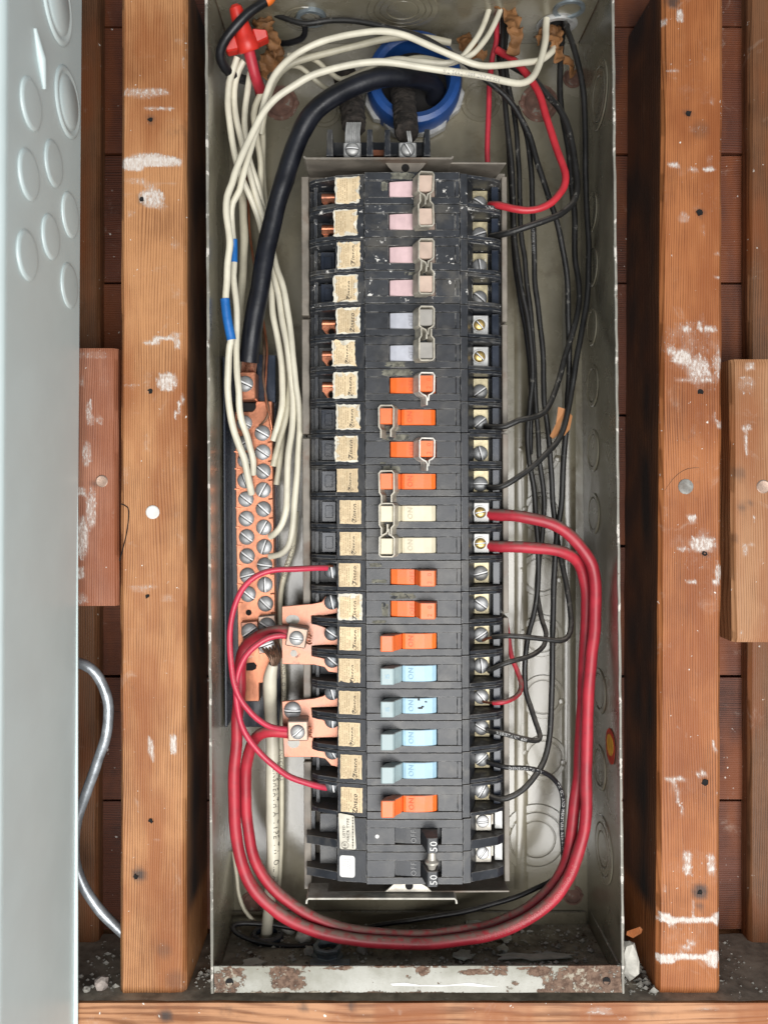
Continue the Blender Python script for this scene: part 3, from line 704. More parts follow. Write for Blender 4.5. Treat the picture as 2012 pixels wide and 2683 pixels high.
def flat(poly, d0, d1, name, m_, par, bevel=0.0003, **kw):
    mb = MB(); mb.prism([(P(x, y, d0).x, P(x, y, d0).z) for x, y in poly], d0, d1); return mb.build(name, m_, par, bevel=bevel, **kw)
flat([(1008,424),(1118,424),(1108,438),(1095,450),(1030,450),(1018,438)], 0.0275, 0.029, 'mounting_tab', m_pan, pan)
mb = MB(); mb.lathe(P(1062, 440, 0.0272), (0,1,0), [(0,.0032),(.0002,.0028),(.0002,0)], 14, cap=False); mb.build('tab_hole', m_dark, pan)
flat([(1008,2337),(1132,2337),(1120,2325),(1100,2313),(1035,2313),(1022,2325)], 0.0275, 0.029, 'mounting_tab', m_panbright, pan)
mb = MB(); mb.lathe(P(1072, 2321, 0.0272), (0,1,0), [(0,.0032),(.0002,.0028),(.0002,0)], 14, cap=False); mb.build('tab_hole', m_dark, pan)
for y, x0, x1, dn in ((415, 797, 1186, -6), (2355, 803, 1196, 13)):
    pth = [(x0, y + dn), (x0 + 1, y + dn*.4), (x0 + 5, y), (x1 - 5, y), (x1 - 1, y + dn*.4), (x1, y + dn)]
    mb = MB(); mb.strip([(P(x, yy, 0.02).x, P(x, yy, 0.02).z) for x, yy in pth], 0.0014, 0.020, 0.045); mb.build('cross_plate', m_pan if y < 1000 else m_lip, pan)

# ------------------------------------------------------------------ circuit breakers
FB = 0.020
rows = [450, 535, 621, 708, 795, 880, 965, 1050, 1133, 1218, 1301, 1385, 1468, 1551, 1636, 1719, 1805, 1888, 1973, 2059, 2147]
H = 84.85 * S(FB)
O_ = P(1084, CY, FB)
def lx(x, d): return (x - CX) * S(d) - O_.x
def lz(v): return (0.5 - v) * H
def ld(d): return d - FB
class LB(MB):                                       # builder in breaker space
    def bx(s, x0, x1, v0, v1, d0, d1): s.box(lx(x0, d0), lx(x1, d0), ld(d0), ld(d1), lz(v1), lz(v0))
    def pr(s, prof, v0, v1): s.profz([(lx(x, d), ld(d)) for x, d in prof], lz(v1), lz(v0))
    def out(s, name, m_, parent=None, **kw): return s.build(name, m_, parent, origin=(0,0,0), **kw)

def body_mesh(lb, v0=0.008, v1=0.992):
    lb.bx(958, 1207, v0, .262, FB, .060); lb.bx(958, 1207, .778, v1, FB, .060)
    lb.bx(958, 1021, .264, .776, FB + .0012, .060)
    lb.bx(1143.5, 1195, .264, .776, FB + .0012, .060); lb.bx(1195.6, 1206, .264, .776, FB + .0006, .060)
    lb.bx(1021.5, 1143, .264, .776, FB + .009, .060)
def shoulders(lb):
    lb.pr([(957.3,.0235),(882,.027),(882,.060),(957.3,.060)], .008, .992)
    for a, b in ((.010, .125), (.865, .990)):
        lb.pr([(881.5,.028),(830,.035),(815,.040),(815,.0605),(881.5,.0605)], a, b)
    lb.bx(816, 881, .127, .863, .057, .0602); lb.bx(826, 835, .127, .863, .046, .0568)
    lb.pr([(1207.8,.0225),(1227,.0235),(1240,.042),(1240,.0603),(1207.8,.0603)], .009, .991)
    for a, b in ((.010, .115), (.875, .990)):
        lb.pr([(1228.5,.0248),(1298,.033),(1314,.038),(1314,.0606),(1240.5,.0606),(1240.5,.0435)], a, b)
    lb.bx(1241, 1313, .118, .872, .057, .0604)
lb = LB(); body_mesh(lb); shoulders(lb)
b_body = lb.out('body', m_black, bevel=0.00028); me_body = b_body.data
me_body_old = me_body.copy(); me_body_old.materials.clear(); me_body_old.materials.append(m_black_old)
lb = LB(); lb.bx(1290, 1308, .14, .86, .043, .0565); me_stop = lb.out('end_stop', m_plug, bevel=0.0003).data
lb = LB(); lb.bx(1240.5, 1280, .16, .85, .0505, .0565); me_tplate = lb.out('terminal_plate', m_plate, bevel=0.0003).data
lb = LB(); lb.bx(843, 880, .17, .83, .046, .0565); lb.bx(852, 872, .3, .7, .0452, .0461); me_plug = lb.out('blanking_plug', m_plug, bevel=0.0004).data
# copper line clip: a rolled jaw over a hollow rivet
lb = LB(); dd = .046
lb.tube([(lx(846,dd), ld(dd)+.003, lz(.40)), (lx(880,dd), ld(dd)+.003, lz(.40))], .0032, 12)
lb.bx(846, 880, .44, .60, .0465, .050)
lb.hexa([(lx(848,dd),ld(.047),lz(.60)),(lx(880,dd),ld(.047),lz(.60)),(lx(880,dd),ld(.047),lz(.84)),(lx(862,dd),ld(.047),lz(.84)),(lx(848,dd),ld(.052),lz(.60)),(lx(880,dd),ld(.052),lz(.60)),(lx(880,dd),ld(.052),lz(.84)),(lx(862,dd),ld(.052),lz(.84))])
lb.lathe((lx(871,dd), ld(.0468), lz(.71)), (0,-1,0), [(0,.0036),(.0022,.0034),(.0024,.0026),(.0004,.0024)], 16, cap=False)
me_lclip = lb.out('line_clip', m_copperd, smooth=True).data
lb = LB(); lb.lathe((lx(871,dd), ld(.0463), lz(.71)), (0,-1,0), [(0,.0025),(.0003,.0023),(.0003,0)], 14, cap=False); me_lhole = lb.out('rivet_bore', m_dark).data

def dome_screw(r, m_=None):                         # domed slotted head, axis toward the camera
    mb = MB(); sw = r*0.13
    mb.lathe((0,0,0), (0,-1,0), [(-.001, r*.98), (.0004, r), (r*.20, r*.97), (r*.36, r*.80), (r*.46, r*.52), (r*.50, r*.2), (r*.50, 0)], 22, cap=False)
    return mb
def slot_bar(r):  # flat bands over the head: the slot's shade and bright glint, painted on
    mb = MB(); n = 11
    hh = lambda x: r*.53*max(0, 1 - (abs(x)/r)**3.4)**.5 + r*.05
    for lift, za, zb, x1 in ((0, .17, -.15, .95), (.00012, .15, -.03, .93)):
        vs = []
        for i in range(n):
            x = (-1 + 2*i/(n-1))*r*x1; vs += [(x, -hh(x) - lift, za*r), (x, -hh(x) - lift, zb*r)]
        mb.add(vs, [(2*i, 2*i+1, 2*i+3, 2*i+2) for i in range(n-1)])
    return mb
RS = 20 * S(.046)
me_scr = {}
def screw_meshes(key, r, m_):
    a = dome_screw(r).build('screw', m_, None, origin=(0,0,0), smooth=True)
    b = slot_bar(r).build('slot', m_shiny, None, origin=(0,0,0))
    b.data.materials.clear(); b.data.materials.append(m_dark); b.data.materials.append(m_shiny)
    for q, pg in enumerate(b.data.polygons): pg.material_index = 0 if q < 10 else 1
    me_scr[key] = (a.data, b.data)
    for o in (a, b): bpy.data.objects.remove(o)
screw_meshes('term', 20*S(.046), m_steel); screw_meshes('left', 20*S(.037), m_dsteel); screw_meshes('bar', 20.8*S(.060), m_steel)
screw_meshes('small', 17*S(.04), m_zinc); screw_meshes('brass', 14.5*S(.04), m_brass); screw_meshes('big', 23*S(.036), m_steel); screw_meshes('lugz', 15.5*S(.04), m_shiny)
def mob(name, me, parent, loc=(0,0,0), rot=None):
    o = bpy.data.objects.new(name, me); COL.objects.link(o); o.parent = parent; o.location = loc
    if rot is not None: o.rotation_euler = rot
    return o
def screw(key, parent, loc, ang, name='screw'):
    o = mob(name, me_scr[key][0], parent, loc, (0, R(ang), 0))
    mob('slot', me_scr[key][1], o)
    return o
for o in [o for o in COL.objects if o.parent is None and o.name.split('.')[0] in ('body','end_stop','terminal_plate','blanking_plug','line_clip','rivet_bore')]: bpy.data.objects.remove(o)

# lug with a collar for thick wires
lb = LB(); lb.bx(1240.5, 1281, .20, .83, .040, .0565); me_lug = lb.build('lug', m_zinc, None, origin=(0,0,0), bevel=0.0006).data
lb = LB(); lb.lathe((lx(1257,.040), ld(.040), lz(.52)), (0,-1,0), [(-.0005,18.5*S(.04)),(.0012,18*S(.04)),(.0012,15.5*S(.04)),(.0002,15*S(.04))], 22, cap=False); me_collar = lb.build('collar', m_zinc, None, origin=(0,0,0), smooth=True).data
for o in [o for o in COL.objects if o.parent is None and o.name.split('.')[0] in ('lug','collar')]: bpy.data.objects.remove(o)

# toggles: rocker and tip in profile
V0, V1 = .275, .770
def tog(prof, bev=0.0005):
    lb = LB(); lb.pr(prof, V0, V1); o = lb.build('t', m_tpink, None, origin=(0,0,0), bevel=bev); me = o.data; bpy.data.objects.remove(o); return me
me_off_r = tog([(1023,.0225),(1040,.0212),(1065,.0203),(1084,.0200),(1086,.0202),(1086,.0285),(1023,.0285)])
me_off_h = tog([(1087,.0198),(1097,.010),(1100,.0078),(1138,.0078),(1140,.010),(1142,.021),(1142,.0285),(1087,.0285)])
me_on_r = tog([(1052,.0195),(1060,.0188),(1085,.0182),(1110,.0186),(1130,.0198),(1141,.0215),(1141,.0285),(1050,.0285)])
me_on_h = tog([(994,.0085),(997,.0075),(1027,.0075),(1031,.0085),(1033,.011),(1046,.0160),(1051,.0195),(1050,.0285),(1024,.0285),(1022,.020),(1006,.0165)])
def rot_text(txt, x, v, d, size_px, m_shear=0.0):   # lettering that reads bottom to top
    lb = LB(); text_flat(lb, txt, (lx(x, d), ld(d), lz(v)), (0,0,1), (-1,0,0), size_px*S(d), m_shear); o = lb.build('lettering', m_ink, None, origin=(0,0,0), recalc=False); me = o.data; bpy.data.objects.remove(o); return me
me_OFF = rot_text('OFF', 1078, .52, .0200, 17); me_ON = rot_text('ON', 1074, .52, .01795, 19)
me_20 = rot_text('2  0', 1124, .52, .0076, 17); me_20on = rot_text('15', 1012, .52, .0073, 16)

def with_mat(me, m_):
    c = me.copy(); c.materials.clear(); c.materials.append(m_); return c
KIND = {'pink': (m_tpink, m_tpinkh, m_inkc), 'grey': (m_tgrey, m_tgreyh, m_inkgr), 'orange': (m_torange, m_torangeh, m_inko),
        'cream': (m_tcream, m_tcream, m_inkc), 'blue': (m_tblue, m_tblueh, m_inkbl)}
tm = {}
for k_, (r_, h_, i_) in KIND.items():
    tm[k_] = dict(off=(with_mat(me_off_r, r_), with_mat(me_off_h, h_), with_mat(me_OFF, i_), with_mat(me_20, i_)),
                  on=(with_mat(me_on_r, r_), with_mat(me_on_h, h_), with_mat(me_ON, i_), with_mat(me_20on, i_)))

# paper labels: torn outlines and print, lying on the sloped left shoulder
def shoulder_pt(x, v, lift):
    t = (957.3 - x) / (957.3 - 882); d = .0235 + (.027 - .0235)*t - lift
    return Vector((lx(x, d), ld(d), lz(v)))
def label_mesh(cx, w_, v0, v1, rough, lift, m_, tear=(), seed=0):
    rg = random.Random(seed); out = []
    cs = [(cx - w_, v0), (cx + w_, v0), (cx + w_, v1), (cx - w_, v1)]
    for i in range(4):
        a, b = cs[i], cs[(i+1) % 4]; n = 9 if i % 2 == 0 else 11
        for k in range(n):
            t = k/n; x, v = a[0] + (b[0]-a[0])*t, a[1] + (b[1]-a[1])*t
            j = rough*(0.5 + (1.6 if i in tear else 0.15))
            x += rg.uniform(-1, 1)*j*2.2; v += rg.uniform(-1, 1)*j*.022
            if i in tear and 0 < k: 
                q = mnoise.noise((seed*3.1, k*.6, i)) * 6 * rough
                if i == 0: v += abs(q)*.022
                elif i == 1: x -= abs(q)*1.7
                elif i == 2: v -= abs(q)*.022
                else: x += abs(q)*1.7
            out.append((min(955.5, x), v))
    mb = LB(); n = len(out)
    top = [shoulder_pt(x, v, lift) for x, v in out]; bot = [shoulder_pt(x, v, lift - .00025) for x, v in out]
    mb.add(top + bot, [tuple(range(n))] + [(i, i+n, (i+1) % n + n, (i+1) % n) for i in range(n)])
    o = mb.build('label', m_, None, origin=(0,0,0), recalc=False); me = o.data; bpy.data.objects.remove(o); return me
def fine_print(seed, cx):
    rg = random.Random(seed); lb = LB()
    for col in range(9):
        if col in (5, 6): continue
        x = cx - 25 + col*5.6; v = .16
        while v < .80:
            l = rg.uniform(.015, .06)
            if rg.random() < .82:
                lb.add([shoulder_pt(x, v, .00045), shoulder_pt(x + 1.6, v, .00045), shoulder_pt(x + 1.6, v + l, .00045), shoulder_pt(x, v + l, .00045)], [(0,1,2,3)])
            v += l + rg.uniform(.008, .022)
    o = lb.build('fine_print', m_inkb, None, origin=(0,0,0), recalc=False); me = o.data; bpy.data.objects.remove(o); return me
def maker_print(cx, seed):
    rg = random.Random(seed); cx += rg.uniform(-3, 3); lb = LB(); p = shoulder_pt(cx + 10, .56 + rg.uniform(-.05, .06), .0005)
    text_flat(lb, 'Zinsco', p, (0,0,1), (-1, rg.uniform(-.2, .1), rg.uniform(-.08, .08)), 16*S(.025), 0.28, True, 0.015)
    q = [shoulder_pt(cx + 10, .84, .0005), shoulder_pt(cx + 17, .77, .0005), shoulder_pt(cx + 10, .70, .0005), shoulder_pt(cx + 3, .77, .0005)]
    for i in range(4):
        a, b = q[i], q[(i+1) % 4]; lb.tube([a, b], .00012, 4)
    o = lb.build('lettering', m_ink, None, origin=(0,0,0), recalc=False); me = o.data; bpy.data.objects.remove(o); return me

BLAB = ['topmost breaker in the column with pink switch and torn paper label', 'pink switch breaker with black wire at its right, second from top',
 'pink switch breaker with white chipped label above blanking plug, third from top', 'lowest of the four pink switch breakers, white torn label edge',
 'upper of the two pale grey switch breakers with brass screw', 'lower of the two pale grey switch breakers with brass screw',
 'topmost orange switch breaker, copper clip at its left and clip hanging from toggle', 'orange breaker set to ON just above the middle with torn corner label',
 'orange breaker set to OFF between two orange breakers set to ON', 'orange breaker set to ON directly above the cream switches',
 'upper cream switch breaker feeding a thick red cable', 'lower cream switch breaker feeding a thick red cable',
 'unclipped orange breaker set to OFF directly below the cream switches', 'orange breaker set to OFF with badly torn label beside the upper copper plate',
 'unclipped orange breaker set to ON directly above the blue switches', 'topmost of the four pale blue switch breakers',
 'second blue switch breaker with ink stained rocker and red wire at right', 'third blue switch breaker from top beside the lower copper lug',
 'lowest of the four pale blue switch breakers', 'lowest orange breaker set to ON directly above the black double breaker']
BKIND = ['pink']*4 + ['grey']*2 + ['orange']*4 + ['cream']*2 + ['orange']*3 + ['blue']*4 + ['orange']
BON = [0,0,0,0,0,0,0,1,0,1,1,1,0,0,1,1,1,1,1,1]
SLOT = [35, -18, 82, 40, 50, 45, -35, -40, 75, 0, -12, -4, -15, 35, -35, 85, 50, 30, -42, -60]
LEFT = ['clip','clip','plug','plug','clip','clip','clip'] + ['plug']*5 + ['none']*8
LCX = [914,909,917,909,915,903,907,914,909,911,918,918,915,917,916,914,914,913,917,918]
TEAR = [(1,2),(1,2),(0,3),(3,1),(0,1),(0,3,2),(0,2),(0,1),(0,3),(1,),(),(),(),(0,1,2),(),(2,),(),(),(2,),()]
breakers = []
for i in range(20):
    y0, y1 = rows[i], rows[i+1]; ym = (y0 + y1)/2
    rt = thing('circuit_breaker', BLAB[i], 'circuit breaker', P(1084 + lean(ym), ym, FB), 'circuit breakers in the column')
    rt.scale.z = (y1 - y0)/84.85; breakers.append(rt)
    mob('body', me_body_old if i < 4 else me_body, rt)
    mob('end_stop', me_stop, rt)
    if i in (4, 5, 10, 11):
        lg = mob('lug', me_lug, rt); mob('collar', me_collar, lg); screw('brass', rt, (lx(1257,.0395), ld(.0395), lz(.52)), SLOT[i])
    else:
        mob('terminal_plate', me_tplate, rt); screw('term', rt, (lx(1258,.0490), ld(.0490), lz(.60 if i < 10 else .53)), SLOT[i])
    if LEFT[i] == 'clip':
        q = mob('line_clip', me_lclip, rt); mob('rivet_bore', me_lhole, q)
    elif LEFT[i] == 'plug': mob('blanking_plug', me_plug, rt)
    else: screw('left', rt, (lx(868,.037), ld(.037), lz((1502,1585,1669,1743,1830,1905,1989,2077)[i-12] and ((1502,1585,1669,1743,1830,1905,1989,2077)[i-12] - y0)/(y1 - y0) - (.02 if i > 14 else 0))), (82, 78, 35, 40, 75, 88, 60, 80)[i-12])
    md = 'on' if BON[i] else 'off'; r_, h_, l_, n_ = tm[BKIND[i]][md]
    rk = mob('rocker', r_, rt); i > 3 and mob('lettering', l_, rk)
    hd = mob('toggle', h_, rt)
    if (BKIND[i] == 'orange' and not BON[i]) or i in (15, 16): mob('lettering', n_, hd)
    sd = 40 + i; rough = 1.5 if i < 9 else (1.6 if i == 13 else 0.5)
    if i < 9 or i == 13: mob('label_backing', label_mesh(LCX[i] - 1, 32 - (i % 3), .09, .90, 1.4, .00012, m_torn, (), sd + 200), rt)
    lb_ = mob('label', label_mesh(LCX[i], 28, .12, .86, rough, .0003, m_paper, TEAR[i], sd), rt)
    mob('fine_print', fine_print(sd, LCX[i]), lb_)
    if i not in (0, 1): mob('lettering', maker_print(LCX[i], sd), lb_)

m_resid = M('glue_residue', (0.15, 0.145, 0.115), 0.85, var=0.5, vscale=220, spots=(((0.03,0.032,0.036), 160, 0.56), ((0.42,0.40,0.34), 230, 0.68)), bump=0.7, bscale=400)
def residue(i, x0, x1, y0, y1, d, m_, seed, name='residue'):
    rt = breakers[i]; rg = random.Random(seed); n = 26; out = []
    for k in range(n):
        a = 2*math.pi*k/n; ca, sa = math.cos(a), math.sin(a); q = max(abs(ca), abs(sa))
        x = (x0+x1)/2 + (x1-x0)/2*(ca/q)*rg.uniform(.78, 1.06); y = (y0+y1)/2 + (y1-y0)/2*(sa/q)*rg.uniform(.70, 1.08)
        out.append(P(x, y, d) - Vector((rt.location.x, FB, rt.location.z)))
    for p in out: p.z /= rt.scale.z
    mb = MB(); mb.add(out + [p + Vector((0, .00012, 0)) for p in out], [tuple(range(n))] + [(k, k+n, (k+1) % n + n, (k+1) % n) for k in range(n)])
    me = mb.build(name, m_, None, origin=(0,0,0), recalc=False); me.parent = rt
for q, (i, x0, x1, y0, y1) in enumerate(((6,1000,1082,967,985),(5,1008,1062,947,962),(7,1000,1050,1117,1131),(8,1000,1075,1137,1154),(9,998,1052,1220,1238),(13,1022,1090,1553,1570),(0,1024,1085,452,470),(13,974,1012,1625,1634),(12,966,1002,1475,1486),(8,995,1012,1210,1216),(3,1060,1110,712,722))): residue(i, x0, x1, y0, y1, FB - .00018, m_resid, q)
for q, (i, x0, x1, y0, y1) in enumerate(((0,998,1016,474,500),(13,1000,1018,1578,1618),(12,972,1016,1518,1528))): residue(i, x0, x1, y0, y1, FB + .00104, m_resid, 30 + q)
for q, (x0, x1, y0, y1) in enumerate(((1094,1100,1829,1836),(1113,1119,1838,1841),(1095,1107,1853,1858),(1104,1111,1850,1854),(1088,1092,1827,1830))): residue(16, x0, x1, y0, y1, .0179, m_ink, 60 + q, 'ink_stain')
# handle clips round the first twelve toggles
def clip_mesh(kind, up, on):
    s_ = -1 if up else 1
    if kind == 'tab': pth = [(1,-58),(1,-40),(-2,-34),(-12,-29),(-19,-23),(-19.5,21),(-15,27),(15,27),(19.5,21),(19.5,-21),(14,-27),(6,-31),(4.5,-46)]
    else: pth = [(-14,-58),(-14,-37),(-19,-29),(-19.5,21),(-15,27),(15,27),(19.5,21),(19,-29),(12,-37),(12,-55)]
    k_ = S(.006); mb = MB()
    mb.strip2([(x*k_, s_*z*k_) for x, z in pth], 3.4*k_, -.0142, -.0030, (13 if on else -13)*k_)
    o = mb.build('handle_clip', m_clip, None, origin=(0,0,0)); me = o.data; bpy.data.objects.remove(o); return me
CM = {(k_, u, q): clip_mesh(k_, u, q) for k_ in ('tab', 'neck') for u in (0, 1) for q in (0, 1)}
CL = [('tab',0),('neck',1),('tab',0),('neck',1),('tab',0),('neck',1),('tab',0),('neck',0),('tab',0),('neck',0),('neck',0),('tab',1)]
CLAB = ['dusty metal clip around the topmost pink toggle', 'bent metal clip around the second pink toggle with legs pointing up', 'metal clip around the third pink toggle with tab pointing down',
 'metal clip around the lowest pink toggle, legs pointing up', 'metal clip around the upper pale grey toggle', 'metal clip around the lower pale grey toggle', 'bright metal clip hanging on the topmost orange toggle',
 'tarnished clip with two legs around the upper orange ON toggle', 'bright metal clip around the lower clipped orange OFF toggle', 'metal clip with two legs on the orange toggle above the cream ones',
 'dark metal clip around the upper cream toggle, legs down', 'dark metal clip around the lower cream toggle']
for i, (k_, u) in enumerate(CL):
    me = CM[(k_, u, BON[i])]
    if i in (6, 8): me = with_mat(me, m_clipb)
    o = bpy.data.objects.new('handle_clip', me); COL.objects.link(o); tag(o, CLAB[i], 'handle clip', 'metal clips round the toggles')
    ym = rows[i] + (rows[i+1] - rows[i])*.5225
    xx_ = 1012.5 if BON[i] else 1119
    dd_ = .0078; Z = P(0, ym, FB).z
    o.location = ((xx_ + lean(ym) - CX)*S(dd_), FB, Z)
    o.rotation_euler = (0, R((3, -2, 1, 0.5, 1, 0, 1, 0, 1, -1, 0, 0.5)[i]), 0)

# black double breaker at the bottom
yd0, yd1 = 2147, 2318; ymid = (yd0 + yd1)/2
db = thing('double_breaker', 'black two pole breaker with 50 on both toggles at column bottom', 'circuit breaker', P(1084 + lean(ymid), ymid, FB))
def off(ob_list, dz, sc=1.0):
    for o in ob_list: o.location.z += dz; o.scale.z = sc
for j in (0, 1):
    dz = H/2*1.0 * (1 if j == 0 else -1) * (yd1 - yd0)/2/84.85; sz = (yd1 - yd0)/2/84.85
    lb = LB(); x0, x1 = 1031, 1152
    lb.bx(957, 1208, .006, .262, FB, .060); lb.bx(957, 1208, .778, .994, FB, .060)
    lb.bx(957, x0 - .5, .264, .776, FB + .0005, .060); lb.bx(x1 + .5, 1208, .264, .776, FB + .0005, .060); lb.bx(x0, x1, .264, .776, FB + .010, .060)
    lb.pr([(1030,.0225),(1060,.0215),(1095,.0205),(1098,.0205),(1098,.029),(1030,.029)], .28, .765)
    lb.pr([(956.5,.0225),(880,.0255),(880,.060),(956.5,.060)], .006, .994)
    lb.pr([(879.5,.0265),(800,.036),(800,.0605),(879.5,.0605)], .72, .99)
    lb.bx(835, 879, .12, .70, .040, .0602); lb.bx(812, 822, .12, .70, .046, .0602)
    lb.pr([(1208.6,.0215),(1229,.0225),(1242,.040),(1242,.0603),(1208.6,.0603)], .006, .994)
    lb.pr([(1230,.0238),(1300,.032),(1315,.037),(1315,.0606),(1242.5,.0606),(1242.5,.0415)], .70, .99)
    lb.bx(1243, 1313, .03, .69, .057, .0604)
    o = lb.out('body', m_black, db, bevel=0.00028); off([o], dz, sz)
    lb = LB(); lb.bx(1242.5, 1283, .16, .66, .040, .0565); lb.bx(1283.5, 1288, .16, .5, .042, .0565)
    lg = lb.out('lug', m_panbright, db, bevel=0.0004); off([lg], dz, sz)
    sc_ = screw('lugz', lg, (lx(1260,.0398), ld(.0398), lz(.36)), (-4, -52)[j])
    lb = LB(); lb.lathe((lx(1260,.040), ld(.040), lz(.36)), (0,-1,0), [(-.0003,16.8*S(.04)),(.0006,16.6*S(.04)),(.0004,15.6*S(.04))], 20, cap=False); lb.out('collar', m_dark, lg, smooth=True)
    lb = LB(); lb.bx(1292, 1312, .1, .66, .044, .0565); o = lb.out('end_stop', m_zinc, db, bevel=.0003); off([o], dz, sz)
    # toggle: slanted block
    lb = LB(); lb.pr([(1099,.0205),(1114,.0035),(1117,.0028),(1141,.0028),(1143,.0040),(1142,.0205),(1142,.029),(1099,.029)], .30, .76)
    tg = lb.out('toggle', m_tblack, db, bevel=0.0004); off([tg], dz, sz)
    lb = LB(); text_flat(lb, '50', (lx(1131,.0027), ld(.0025), lz(.53)), (0,0,1), (-1,0,0), 27*S(.003)); lb.out('lettering', m_inkw, tg, recalc=False)
    lb = LB(); text_flat(lb, 'OFF', (lx(1079,.0205), ld(.0203), lz(.52)), (0,0,1), (-1,0,0), 19*S(.02)); o = lb.out('lettering', m_inkg, db, recalc=False); off([o], dz, sz)
lb = LB()
lb.lathe((lx(1127,.006), ld(.0062), H*.26), (0,0,-1), [(0,.0026),(.004,.0030),(.006,.0034),(.0075,.0052),(.009,.0052),(.0105,.0036),(.0135,.0026)], 18)
lb.out('tie_rivet', m_panbright, db, smooth=True)
lb = LB(); lb.lathe((lx(984,FB), ld(.0203), lz(.52) + H/2), (0,-1,0), [(0,.0017),(.0004,.0015),(.0005,0)], 12, cap=False); lb.out('white_dot', m_whitelabel, db)
def sh2(x, v, lift):
    t = (956.5 - x)/76.5; d = .0225 + .003*t - lift
    return Vector((lx(x, d), ld(d), (1 - v)*H*(yd1 - yd0)/2/84.85 ))
def sheet(pts, m_, name, par, lift=.0003):
    lb = LB(); n = len(pts); a = [sh2(x, v, lift) for x, v in pts]; b = [sh2(x, v, 0) for x, v in pts]
    lb.add(a + b, [tuple(range(n))] + [(i, i+n, (i+1) % n + n, (i+1) % n) for i in range(n)]); return lb.out(name, m_, par, recalc=False)
l1 = sheet([(883,-.10),(887,-.115),(921,-.06),(924,-.04),(929,.93),(926,.98),(890,.99),(887,.96)], m_paper if False else m_torn, 'listing_label', db)
lb = LB()
text_flat(lb, 'LISTED', sh2(897, .44, .0005), (0,0,1), (-1,-.06,0), 9.5*S(.024)); text_flat(lb, 'HACR TYPE', sh2(908, .38, .0005), (0,0,1), (-1,-.06,0), 10.5*S(.024))
text_flat(lb, 'UL', sh2(900, .86, .0005), (0,0,1), (-1,-.06,0), 13*S(.024))
n = 18; cc = [sh2(900 + 9*math.cos(2*math.pi*k/n), .86 + .105*math.sin(2*math.pi*k/n), .0005) for k in range(n + 1)]; lb.tube(cc, .00016, 4)
rg = random.Random(5); v = -.02
while v < .92:
    l = rg.uniform(.02, .07); lb.add([sh2(919, v, .0005), sh2(922, v, .0005), sh2(922, v+l, .0005), sh2(919, v+l, .0005)], [(0,1,2,3)]); v += l + .03
lb.out('lettering', m_ink, l1, recalc=False)
pts = []
for cx_, cv, a0 in ((919, 1.27, 0), (893, 1.27, 90), (893, 1.76, 180), (919, 1.76, 270)):
    for k in range(5):
        a = R(a0 + k*22.5); pts.append((cx_ + 7*math.sin(a) if a0 in (0,180) and False else cx_ + 7*math.cos(R(90) - a if False else a), cv - .09*math.sin(a)))
l2 = sheet(pts, m_whitelabel, 'blank_label', db)
rg = random.Random(9); lb = LB()
for c_ in range(5):
    x = 893 + c_*5; v = 1.28
    while v < 1.62:
        l = rg.uniform(.02, .05); lb.add([sh2(x, v, .0005), sh2(x+1.2, v, .0005), sh2(x+1.2, v+l, .0005), sh2(x, v+l, .0005)], [(0,1,2,3)]); v += l + .03
lb.out('fine_print', m_inkg, l2, recalc=False)

# ------------------------------------------------------------------ neutral bar on the left
nb = thing('neutral_bar', 'copper terminal bar with two columns of slotted screws on black base', 'terminal bar', P(668, 1835, 0.08))
mb = MB(); a, b = P(586, 935, .050), P(592, 1905, .050); mb.hexa([P(584,935,.050),P(590,935,.050),P(596,1905,.050),P(590,1905,.050),P(584,935,.050)+Vector((0,.048,0)),P(590,935,.050)+Vector((0,.048,0)),P(596,1905,.050)+Vector((0,.048,0)),P(590,1905,.050)+Vector((0,.048,0))])
mb.build('insulating_barrier', m_plug, nb, bevel=.0004)
mb = MB(); mb.hexa([P(604,932,.080),P(722,932,.080),P(735,1905,.080),P(612,1905,.080),P(604,932,.080)+Vector((0,.018,0)),P(722,932,.080)+Vector((0,.018,0)),P(735,1905,.080)+Vector((0,.018,0)),P(612,1905,.080)+Vector((0,.018,0))]); mb.build('insulating_base', m_plug, nb, bevel=.0004)
flat([(672,928),(722,930),(722,1055),(676,1052)], .068, .079, 'insulating_post', m_plug, nb, bevel=.0005)
flat([(616,1078),(662,1078),(672,1051),(713,1051),(716,1300),(721,1560),(722,1790),(680,1790),(680,1838),(642,1838),(624,1700),(619,1400)], .063, .0795, 'copper_bar', m_cbar, nb, bevel=.0006)
flat([(600,1052),(668,1056),(670,1066),(664,1076),(604,1078)], .058, .066, 'retaining_strap', m_dark, nb, bevel=.0006)
lugn = flat([(622,974),(670,974),(670,1046),(628,1050)], .046, .066, 'main_lug', m_cbar, nb, bevel=.0008)
screw('bar', nb, P(643,1006,.045) - nb.location, 25)
for k in range(9):                                   # copper strands of the neutral cable
    x = 632 + k*4.4; mb = MB(); pth, rd = px_path([(x+5, 945, 52 + 5*math.sin(k*.8)), (x+3, 962, 52 + 5*math.sin(k*.8)), (x, 982, 54)], 2.6, .003); mb.tube(pth, rd, 6); mb.build('strand', m_coppers, nb, smooth=True)
lcol = [(641,1109),(642,1161),(643,1206),(643,1259),(645,1308),(646,1359),(647,1407),(648,1457),(649,1508),(651,1557)]
rcol = [(688,1135),(689,1185),(690,1235),(690,1284),(691,1334),(692,1382),(693,1433),(694,1481),(695,1532),(696,1582)]
langs = [28,-30,35,70,38,35,38,36,-15,38]; rangs = [30,35,40,-62,42,-62,-72,8,88,44]
for (x, y), a in zip(lcol + rcol, langs + rangs): screw('bar', nb, P(x, y, .0625) - nb.location, a)
